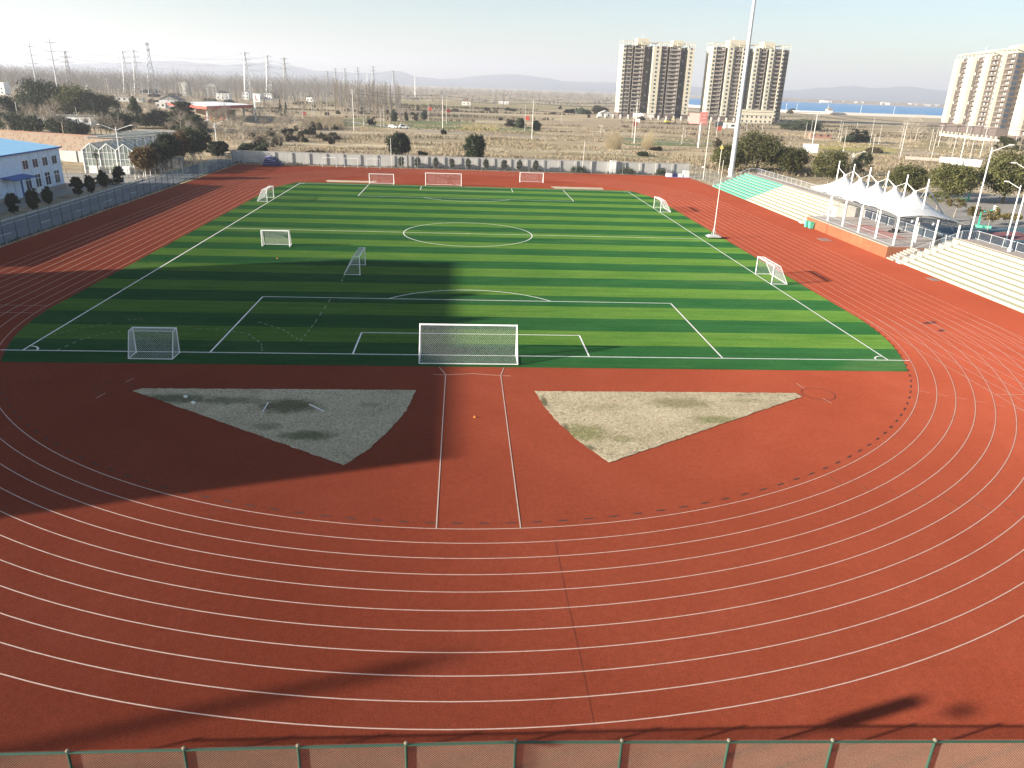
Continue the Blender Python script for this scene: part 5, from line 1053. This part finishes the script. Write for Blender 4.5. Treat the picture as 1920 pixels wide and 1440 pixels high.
for i, (px, py, w, zt, lm, l) in enumerate(((292,324,4.2,5.2,'leaf_scrub','dark small tree just right of the russet one'),(312,318,4.6,5.6,'leaf_dark','dark rounded tree, third along the fence from the russet one'),(330,312,5.2,7.0,'leaf_dark','tall dark tree by the right end of the greenhouse'),(352,306,5.0,7.2,'leaf_brown','reddish-topped dark tree beyond the greenhouse'),(372,300,5.4,7.4,'leaf_dark','dark broad tree right of the reddish-topped one'),(392,296,5.0,6.6,'leaf_dark','dark tree beside the ring lamp at left'),(425,292,3.6,3.6,'leaf_dark','small dark tree left of the fence corner'))):
    x, y = gp(px, py); x -= 1.6; tree('planted_tree', l, (x,y,0), crown_mb(70+i, w, zt*.82, 110, 64, .42, 'round', zt*.18), lm, zt*.6, .12, 'planted trees along the fence', bark='whitewash', seed=i)
for i in range(16):
    x = -66.4+rnd.uniform(-.3,.3); y = 104+i*2.4; t = thing('sapling', 'bare whitewashed sapling in the row beside the fence', 'young tree', (x+i*.12,y,0), i, 'whitewashed saplings beside the fence'); MB().tube((0,0,0),(0,0,1.1),.09,.08,6).build('white_trunk', MAT['whitewash'], t); bare_mb(80+i%4, 3.6, .6, 3, .06).build('branches', MAT['twig'], t)
# small evergreens between the far fence and wall (their shadows fall on the wall)
w1 = [crown_mb(90+i, 1.15, 2.3, 80, 60, .3, 'round', .35) for i in range(3)]
for i, px in enumerate((752,783,817,847,878,911,945,974,1005)):
    x = atY(px, 310, 140.6)[0]; t = thing('small_evergreen', 'small evergreen in the row before the far grey wall', 'shrub', (x,140.7,0), i, 'small evergreens before the far wall'); MB().tube((0,0,0),(0,0,1.2),.06,.05,5).build('stem', MAT['bark'], t); link('crown', w1[i % 3].mesh('crown', MAT['leaf_dark']), t)
for i, (px, w) in enumerate(((1176,3.4),(1240,3.0),(1085,4.4))):
    x = atY(px, 320, 140.6)[0]; t = thing('low_shrub', ['low round bush before the far wall, left of the white pier','low round bush before the far wall, right of the white pier','wide low bush before the far wall, near the slim lamp pole'][i], 'shrub', (x,140.8,0)); crown_mb(95+i, w, 1.5, 40, 40, .26, 'round', 0).build('crown', MAT['leaf_dark'], t); MB().tube((0,0,0),(0,0,.6),.06,.05,5).build('stem', MAT['bark'], t)
# left wood behind the stone wall
g2 = 'evergreen trees behind the stone wall'
def ev(label, px, py, w, z, seed, lm='leaf_dark', shape='round', zb=.12, dens=1.0, group=g2, name='evergreen_tree'):
    x, y = gp(px, py); return tree(name, label, (x,y,0), crown_mb(seed, w, z*(1-zb), int(150*dens), int(75*dens), .11*w**.5*1.6, shape, z*zb), lm, z*.75, .025*z, group, seed=seed)
ev('huge dark evergreen with a domed top, left of the twin domes', 82, 222, 19, 15, 101); ev('broad dark evergreen with a yellowish left shoulder, right of the domed one', 138, 224, 18, 13.5, 102, 'leaf_camphor'); ev('dark evergreen filling the gap right of the broad one', 178, 226, 12, 10.5, 103)
ev('smaller olive evergreen at the right end of the dark wood', 203, 226, 11, 10, 104, 'leaf_camphor'); ev('dark round evergreen at the far left edge', 8, 228, 12, 9, 105); ev('pointed evergreen left of the cedar', 257, 240, 9, 11, 106, 'leaf_cedar', 'cone'); ev('low dark evergreen below the pointed one', 222, 248, 11, 6, 107); ev('spreading cedar with layered branches before the red station', 345, 242, 15, 11, 108, 'leaf_cedar', 'layer', .05, 1.3); ev('low spreading cedar at the right foot of the larger one', 365, 247, 13, 6.5, 109, 'leaf_cedar', 'layer', .05); ev('dark bush-like evergreen left of the cedar', 305, 240, 9, 6, 110)
ev('slim dark cypress, the left of a pair beyond the planted trees', 526, 218, 3.2, 8.8, 111, 'leaf_dark', 'cone', .05, .6); ev('slim dark cypress, the right of a pair beyond the planted trees', 537, 220, 3.2, 8.2, 112, 'leaf_dark', 'cone', .05, .6)
for i, (px, py, w, z, l) in enumerate(((-4,246,7,6,'dark shrubby tree at the very left edge above the blue roof'),(30,250,8,6,'dark shrubby tree above the blue roof, second from the left'),(62,252,7,5.5,'dark shrubby tree above the blue roof, third from the left'),(112,254,8,5,'dark shrubby tree right of the low sheds'),(150,256,6,4,'dark shrubby tree left of the greenhouse'))): ev(l, px, py, w, z, 120+i, 'leaf_dark', dens=.7)
B = [bare_mb(130+i, 9, .55, 4, .16) for i in range(4)]; BM = [b.mesh('branches', MAT['twig']) for b in B]; BP = [b.mesh('branches', MAT['barkpale']) for b in B]
def bare(label, px, py, s, i, group, pale=False, loc=None, name='bare_tree'):
    x, y = loc or gp(px, py); t = thing(name, label, 'tree', (x,y,0), i*1.3, group, s*rnd.uniform(.9,1.1)); link('trunk_and_branches', (BP if pale else BM)[i % 4], t); return t
for i, (px, py, s) in enumerate(((18,252,.9),(50,250,1.0),(96,254,1.1),(105,252,1.3),(120,256,1.0),(128,252,.9),(180,256,1.05),(190,254,1.15),(200,252,.9),(88,236,1.2),(100,238,1.3),(160,244,.9),(280,236,1.2),(292,234,1.25),(268,238,1.0),(310,236,1.0),(55,228,1.1),(60,238,1.2),(5,240,1.0),(235,246,1.0),(218,244,1.1))): bare('bare branching tree in the wood behind the stone wall', px, py, s, i, 'bare trees behind the stone wall', i % 3 == 0)
for i in range(26): px = rnd.uniform(405,530); py = rnd.uniform(238,284); bare('bare brown tree in the thicket left of the far wall', px, py, rnd.uniform(.45,.85), i, 'bare trees in the thicket beyond the left corner', i % 3 == 0)
for i, (px, py, s) in enumerate(((1695,262,1.2),(1707,262,2.0),(1716,264,1.7),(1727,262,1.3),(1738,262,1.2),(1750,264,1.1),(1508,238,1.0),(1520,236,.9),(602,218,1.1),(1212,186,1.0))): bare('pale bare tree left of the rightmost tower' if px > 1600 else 'bare tree by the compound wall' if px > 1300 else 'bare tree above the orange reeds' if px < 700 else 'bare tree far out in the fields', px, py if py > 200 else 232, s, i, 'bare trees in the fields', px > 1600)
for i in range(14): px = rnd.uniform(1770,1915); py = 262+rnd.uniform(0,16)+(px-1770)*.08; bare('thin bare tree at the foot of the rightmost tower', px, py, rnd.uniform(.5,.8), i, 'bare trees at the foot of the rightmost tower', True)
for i in range(64): px = rnd.uniform(205,575); py = rnd.uniform(196,258)+(px-205)*.01; bare('bare grey-brown tree in the open wood round the filling station', px, py, rnd.uniform(.7,1.25), i, 'bare trees in the open wood round the filling station', i % 3 == 0)
for i in range(34): px = rnd.uniform(0,240); py = rnd.uniform(190,232); bare('bare grey tree beyond the dark evergreens at left', px, py, rnd.uniform(.8,1.25), i, 'bare trees beyond the dark evergreens', i % 3 == 0)
# two round trees just beyond the far wall, with dark blobs and bushes in the fields
tree('round_tree', 'dense oval evergreen just beyond the far wall, the left of two', (-19.0,170,0), crown_mb(140, 5.8, 6.4, 160, 75, .48, 'round', .4), 'leaf_dark', 4, .16, 'pair of oval trees beyond the far wall'); tree('round_tree', 'dense oval evergreen just beyond the far wall, the right of two', (2.6,170,0), crown_mb(141, 5.4, 6.3, 160, 75, .48, 'round', .3), 'leaf_dark', 4, .16, 'pair of oval trees beyond the far wall')
def lump(seed, w, h, leaf):
    g = random.Random(seed*13+1); m = MB(); k = 4
    for i in range(k):
        ww = w*g.uniform(.35,.6); hh = h*g.uniform(.5,1.0); c = crown_mb(seed*7+i, ww, hh, 26, 40, leaf, 'round', -.05*h); dx = (i+.5)/k*w-w/2; n = len(m.v); m.v += [(p[0]+dx*.75, p[1]+g.uniform(-.2,.2)*w, p[2]) for p in c.v]; m.f += [tuple(n+j for j in f) for f in c.f]
    return m
def bush(label, px, py, wpx, hpx, lm='leaf_dark', seed=1, group='bushes in the fields', cat='bush', shape='round', loc=None):
    x, y = loc or gp(px, py); q = pj(x, y)[2]; w = wpx*q/FPX; h = hpx*q/FPX; t = thing('bush', label, cat, (x,y,0), seed, group); lump(seed, w, h, .07*w**.5*2.4).build('crown', MAT[lm], t); MB().tube((0,0,-.1),(0,0,h*.5),.08,.05,5).build('stem', MAT['bark'], t); return t
BL = (((792,292),18,9,'leaf_dark','dark low bush on the field edge between the two oval trees'),((696,236),17,23,'leaf_dark','round dark tree by the field road'),((739,228),16,26,'leaf_dark','dark pointed bush above the white cars, left one'),((762,226),10,16,'leaf_scrub','brown bush above the white cars, second from left'),((780,226),12,18,'leaf_scrub','brown pointed bush above the yellow crop'),((795,224),14,22,'leaf_dark','dark bush at the right of the row above the yellow crop'),((832,252),12,13,'leaf_dark','dark bush at the foot of the twin-crossarm pole'),((958,238),22,18,'leaf_scrub','dark brown bush left of the mid-field red board'),((975,240),20,20,'leaf_dark','dark bush touching the mid-field red board'),((1006,246),18,22,'leaf_dark','dark bush right of the mid-field wired pole'),((1070,212),26,10,'leaf_dark','long dark thicket left of the leftmost tower, left part'),((1095,214),30,10,'leaf_dark','long dark thicket left of the leftmost tower, right part'),((1125,214),34,16,'leaf_scrub','grey-green thicket beside the leftmost tower'),((1612,267),44,24,'leaf_dark','big dark bush in the field among the pale poles'),((1590,267),26,14,'leaf_dark','smaller dark bush left of the big field bush'),((1885,280),40,30,'leaf_camphor','green tree at the foot of the rightmost tower'),((1910,278),22,22,'leaf_dark','dark tree at the right edge below the towers'),((1500,243),70,16,'leaf_dark','dark hedge right of the beige gatehouse'),((1205,292),26,8,'leaf_dark','dark scrub mound between the reed clumps'),((1230,282),22,8,'leaf_scrub','brown scrub mound beside the right reed clump'),((1345,276),16,22,'leaf_scrub','reddish-brown bush left of the thick mast'),((1640,286),34,8,'leaf_scrub','low brown scrub patch above the canopy masts'),((585,290),22,9,'leaf_dark','dark bush behind the far wall at left, left one'),((602,290),18,10,'leaf_dark','dark bush behind the far wall at left, right one'))
for i, (p, w, h, lm, l) in enumerate(BL): bush(l, p[0], p[1], w, h, lm, 150+i)
for i in range(44): px = 470+i*3.8+rnd.uniform(-4,4); bush('dark scrub bush in the strip beyond the far left corner', px, 262+rnd.uniform(-14,16)-(px-470)*.05, rnd.uniform(9,18), rnd.uniform(8,16), 'leaf_scrub' if i % 4 else 'leaf_dark', 1180+i, 'scrub strip beyond the far left corner')
for i in range(10): px = rnd.uniform(405,500); bush('dark hedge bush beside the far left fence corner', px, 288+rnd.uniform(-10,6), rnd.uniform(20,34), rnd.uniform(14,24), 'leaf_dark', 205+i, 'hedge bushes beside the far left fence corner')
for i in range(30): px = rnd.uniform(560,1500); py = rnd.uniform(200,226); bush('small dark bush far out in the dry fields', px, py, rnd.uniform(6,15), rnd.uniform(4,8), 'leaf_scrub', 220+i, 'small bushes far out in the dry fields')
for i in range(14): px = rnd.uniform(280,560); py = rnd.uniform(172,200); bush('dark bush beyond the filling station', px, py, rnd.uniform(14,34), rnd.uniform(6,11), 'leaf_scrub' if i % 2 else 'leaf_dark', 260+i, 'bushes beyond the filling station')
# reeds
def reed(label, px, py, w, h, n, seed, lean=0):
    x, y = gp(px, py); g = random.Random(seed); m = MB()
    for _ in range(n):
        a = g.uniform(0,6.28); r = w*.42*math.sqrt(g.random()); b = Vector((r*math.cos(a), r*math.sin(a)*.6, 0)); L = h*g.uniform(.3,1.0)*(1.15-abs(b.x)/w*1.2); d = Vector((b.x/w*.5+lean+g.gauss(0,.16), b.y/w*.5+g.gauss(0,.16), 1)).normalized(); e = b+d*L; s = Vector((.09,0,0)); m.q(b-s*.5, b+s*.5, e+s*.2, e-s*.2)
        k = e+d*L*.12; m.q(e-s*1.2, k-s*.2, k+s*.2, e+s*1.2)
    t = thing('reed_clump', label, 'reeds', (x,y,0)); m.build('stems', MAT['leaf_reed'], t); return t
reed('tall pale reed clump left of the dark scrub mound', 1150, 279, 7.0, 5.6, 340, 301); reed('tall pale reed clump leaning right, right of the dark scrub mound', 1212, 280, 5.0, 5.6, 260, 302, .25)
m = MB(); g = random.Random(77)
for k in range(46):
    px = g.uniform(440,1900); D = g.uniform(215,720); x0, y0, _ = atY(px, 220, D); L = g.uniform(25,110)*(D/400); sl = g.uniform(-.25,.25); dens = int(L*2.2)
    for i in range(dens):
        t_ = g.uniform(-.5,.5)*L; x = x0+t_; y = y0+t_*sl+math.sin(t_*.08)*2+g.gauss(0,.5); h = g.uniform(.3,1.3)*(.7+D/900); a = g.uniform(0,3.14); sx = g.uniform(.1,.3)*(D/300); lx = g.gauss(0,.25)
        m.q((x-math.cos(a)*sx,y-math.sin(a)*sx,-.06),(x+math.cos(a)*sx,y+math.sin(a)*sx,-.06),(x+lx+sx*.5,y,h),(x+lx-sx*.5,y,h))
o = m.build('field_edge_scrub', MAT['leaf_scrub']); struct(o, 'stuff'); o['label'] = 'brown scrub along ditches and field edges across the plain'; o['category'] = 'scrub'
# poplar groves (individual bare trees)
PO = [poplar_mb(310+i, 20, 34, .26) for i in range(5)]; PM = [p.mesh('branches', MAT['bark'] if i % 2 else MAT['fartwig']) for i, p in enumerate(PO)]
def pop(label, x, y, s, i, group): t = thing('poplar_tree', label, 'tree', (x,y,0), i*1.7, group, s); link('trunk_and_branches', PM[i % 5], t)
for i in range(120):
    px = rnd.uniform(628,752); D = rnd.uniform(455,610); x = atY(px, 190, D)[0]; pop('tall bare poplar in the grove left of the wired poles', x, D, rnd.uniform(.72,1.05), i, 'poplar grove in the middle of the fields')
for i in range(45):
    px = rnd.uniform(560,1010); D = rnd.uniform(640,900); x = atY(px, 190, D)[0]; pop('thin bare poplar in the pale row far behind the grove', x, D, rnd.uniform(.5,.85), i, 'poplar rows far out in the fields')
for i in range(120):
    px = rnd.uniform(-10,560); D = rnd.uniform(430,760); x = atY(px, 170, D)[0]; pop('bare tree among the hazy grey woods at left', x, D, rnd.uniform(.45,.85), i, 'bare trees in the hazy woods at left')
# far-off woods that read as one mass
m = MB(); g = random.Random(5); SM = [poplar_mb(330+i, 1, 9, .010) for i in range(4)]
for i in range(2600):
    px = g.uniform(-30,640) if i < 1900 else g.uniform(500,1150); D = g.uniform(650,1700) if i < 1900 else g.uniform(1000,2100); x, y, _ = atY(px, 170, D); h = g.uniform(9,21) if i < 1900 else g.uniform(7,15); s = SM[i % 4]; n = len(m.v); a = g.uniform(.9,1.3)
    m.v += [(x+p[0]*h*a*1.5, y+p[1]*h*1.5, p[2]*h) for p in s.v]; m.f += [tuple(n+k for k in f) for f in s.f]
for i in range(500):
    px = g.uniform(-30,1150); D = g.uniform(900,2400); x, y, _ = atY(px, 170, D); w = g.uniform(8,26); h = g.uniform(3,8)
    for _ in range(14):
        p = Vector((x+g.gauss(0,w*.4), y+g.gauss(0,3), abs(g.gauss(0,h*.5)))); s = g.uniform(.8,2.2); u = Vector((g.gauss(0,1), g.gauss(0,1), g.gauss(0,1))).normalized(); v = u.cross(Vector((0,0,1))).normalized(); m.q(p-u*s, p+v*s*.6, p+u*s, p-v*s*.6)
o = m.build('far_woods', MAT['fartwig']); struct(o, 'stuff'); o['label'] = 'grey hazy belt of bare woods along the horizon'; o['category'] = 'woods'
m = MB()
for i in range(700):
    px = g.uniform(1440,1800); D = g.uniform(3400,5200); x, y, _ = atY(px, 190, D); h = g.uniform(5,12); w = g.uniform(6,20); m.q((x-w,y,0),(x+w,y,0),(x+w*.6,y+2,h),(x-w*.5,y+2,h*.9))
o = m.build('far_shore_woods', MAT['twig']); struct(o, 'stuff'); o['label'] = 'brownish woods along the far shore of the lake'; o['category'] = 'woods'
# dry grass over the fields: blades in tufts, thicker near the wall
m = MB(); m2 = MB(); m3 = MB(); cnt = 0
from mathutils import noise as NZ
while cnt < 40000:
    px = g.uniform(400,1925); u = g.random(); y = 144+u*u*250; x = atY(px, 250, y)[0]
    if y < 146 and x < 58: continue
    if x > 58 and y < 150: continue
    if x < -60 and y < 210: continue
    v = NZ.noise(Vector((x*.03, y*.05, 0)))+.5*NZ.noise(Vector((x*.12, y*.16, 3)))
    near = y < 186
    if v < (-.15 if near else .05): continue
    cnt += 1; h = g.uniform(.25,.8)*(1.5 if (near and v > .1) else .7); t = m if g.random() < .6 else m2 if g.random() < .6 else m3
    for _ in range(3):
        a = g.uniform(0,3.14); s = g.uniform(.04,.09)*(1+y/260); dx, dy = math.cos(a)*s, math.sin(a)*s; ox = x+g.gauss(0,1.3); oy = y+g.gauss(0,1.3); lx, ly = g.gauss(0,.25)*h, g.gauss(0,.25)*h
        t.q((ox-dx,oy-dy,-.06),(ox+dx,oy+dy,-.06),(ox+lx+dx*.2,oy+ly+dy*.2,h),(ox+lx-dx*.2,oy+ly-dy*.2,h))
for mm, mt, l in ((m,'leaf_straw','pale straw-coloured dry grass over the fields beyond the wall'),(m2,'leaf_straw','light dry grass over the fields beyond the wall'),(m3,'leaf_scrub','dark withered weeds over the fields beyond the wall')): o = mm.build('dry_grass', MAT[mt]); struct(o, 'stuff'); o['label'] = l; o['category'] = 'grass'
m = MB()
for i in range(2600):
    px = g.uniform(572,645); py = g.uniform(224,243); x, y = gp(px, py); h = g.uniform(1.2,2.6); a = g.uniform(0,3.14); s = g.uniform(.08,.18); lx = g.gauss(0,.3); m.q((x-math.cos(a)*s,y-math.sin(a)*s,-.05),(x+math.cos(a)*s,y+math.sin(a)*s,-.05),(x+lx+.03,y,h),(x+lx-.03,y,h))
for i in range(2200):
    px = g.uniform(1500,1800); py = g.uniform(292,330); x, y = gp(px, py)
    if y < 120: continue
    h = g.uniform(.6,1.6); a = g.uniform(0,3.14); s = g.uniform(.06,.14); lx = g.gauss(0,.3); m.q((x-math.cos(a)*s,y-math.sin(a)*s,-.05),(x+math.cos(a)*s,y+math.sin(a)*s,-.05),(x+lx+.03,y,h),(x+lx-.03,y,h))
o = m.build('dry_reeds', MAT['leaf_straw']); struct(o, 'stuff'); o['label'] = 'orange-tan dry reeds in beds across the fields'; o['category'] = 'reeds'
m = MB()
for i in range(2600):
    if i < 1900: x, y = g.uniform(-57,57), g.uniform(140.2,142.3)
    else: x, y = g.uniform(-56.6,-56.1), g.uniform(-20,139)
    h = g.uniform(.1,.5)*(1.0 if i < 1900 else .4)*(1.4 if NZ.noise(Vector((x*.2,0,0))) > .1 else .7); a = g.uniform(0,3.14); s = g.uniform(.05,.16); lx = g.gauss(0,.12)
    m.q((x-math.cos(a)*s,y-math.sin(a)*s*.4,-.06),(x+math.cos(a)*s,y+math.sin(a)*s*.4,-.06),(x+lx+.03,y,h),(x+lx-.03,y,h))
o = m.build('weeds', MAT['leaf_scrub']); struct(o, 'stuff'); o['label'] = 'weeds along the foot of the far wall and the left fence'; o['category'] = 'weeds'
# ------------------------------------------------------------------ air, sky and sun
h = MB().box(-9500,9500,-600,13500,-1.2,330).build('haze', bpy.data.materials.new('haze_air')); struct(h, 'stuff'); h['label'] = 'thin pale haze over the plain'; h['category'] = 'haze'
hm = h.data.materials[0]; hm.use_nodes = True; nt = hm.node_tree; nt.nodes.clear(); out = nt.nodes.new('ShaderNodeOutputMaterial'); pv = nt.nodes.new('ShaderNodeVolumePrincipled')
pv.inputs['Color'].default_value = (.85,.885,1.0,1); pv.inputs['Density'].default_value = HAZE = .000175; pv.inputs['Anisotropy'].default_value = .2; nt.links.new(pv.outputs[0], out.inputs['Volume'])
SUN_EL = math.atan(.268); SUN_AZ = R(16.5)          # light travels toward (+cos, +sin)
d = Vector((math.cos(SUN_AZ)*math.cos(SUN_EL), math.sin(SUN_AZ)*math.cos(SUN_EL), -math.sin(SUN_EL)))
sun = bpy.data.lights.new('sun', 'SUN'); sun.energy = 5.0; sun.angle = R(.55); sun.color = (1.0, .90, .76); so = bpy.data.objects.new('sun', sun); COL.objects.link(so); so.rotation_euler = d.to_track_quat('-Z', 'Y').to_euler(); so.location = (-60,-60,60)
w = bpy.data.worlds.new('World'); S.world = w; w.use_nodes = True; nt = w.node_tree; sky = nt.nodes.new('ShaderNodeTexSky'); sky.sky_type = 'NISHITA'; sky.sun_disc = False; sky.sun_elevation = SUN_EL; sky.sun_rotation = math.atan2(-d.x, -d.y); sky.altitude = 50; sky.air_density = 1.0; sky.dust_density = .6; sky.ozone_density = 2.0
nt.links.new(sky.outputs[0], nt.nodes['Background'].inputs['Color']); nt.nodes['Background'].inputs['Strength'].default_value = .053
S.view_settings.view_transform = 'Standard'; S.view_settings.look = 'None'; S.view_settings.exposure = 1.78; S.view_settings.gamma = 1; S.view_settings.use_curve_mapping = False
c = S.cycles; c.use_denoising = True; c.max_bounces = 5; c.diffuse_bounces = 2; c.glossy_bounces = 2; c.transmission_bounces = 3; c.volume_bounces = 0; c.transparent_max_bounces = 8; c.caustics_reflective = False; c.caustics_refractive = False; c.sample_clamp_indirect = 4
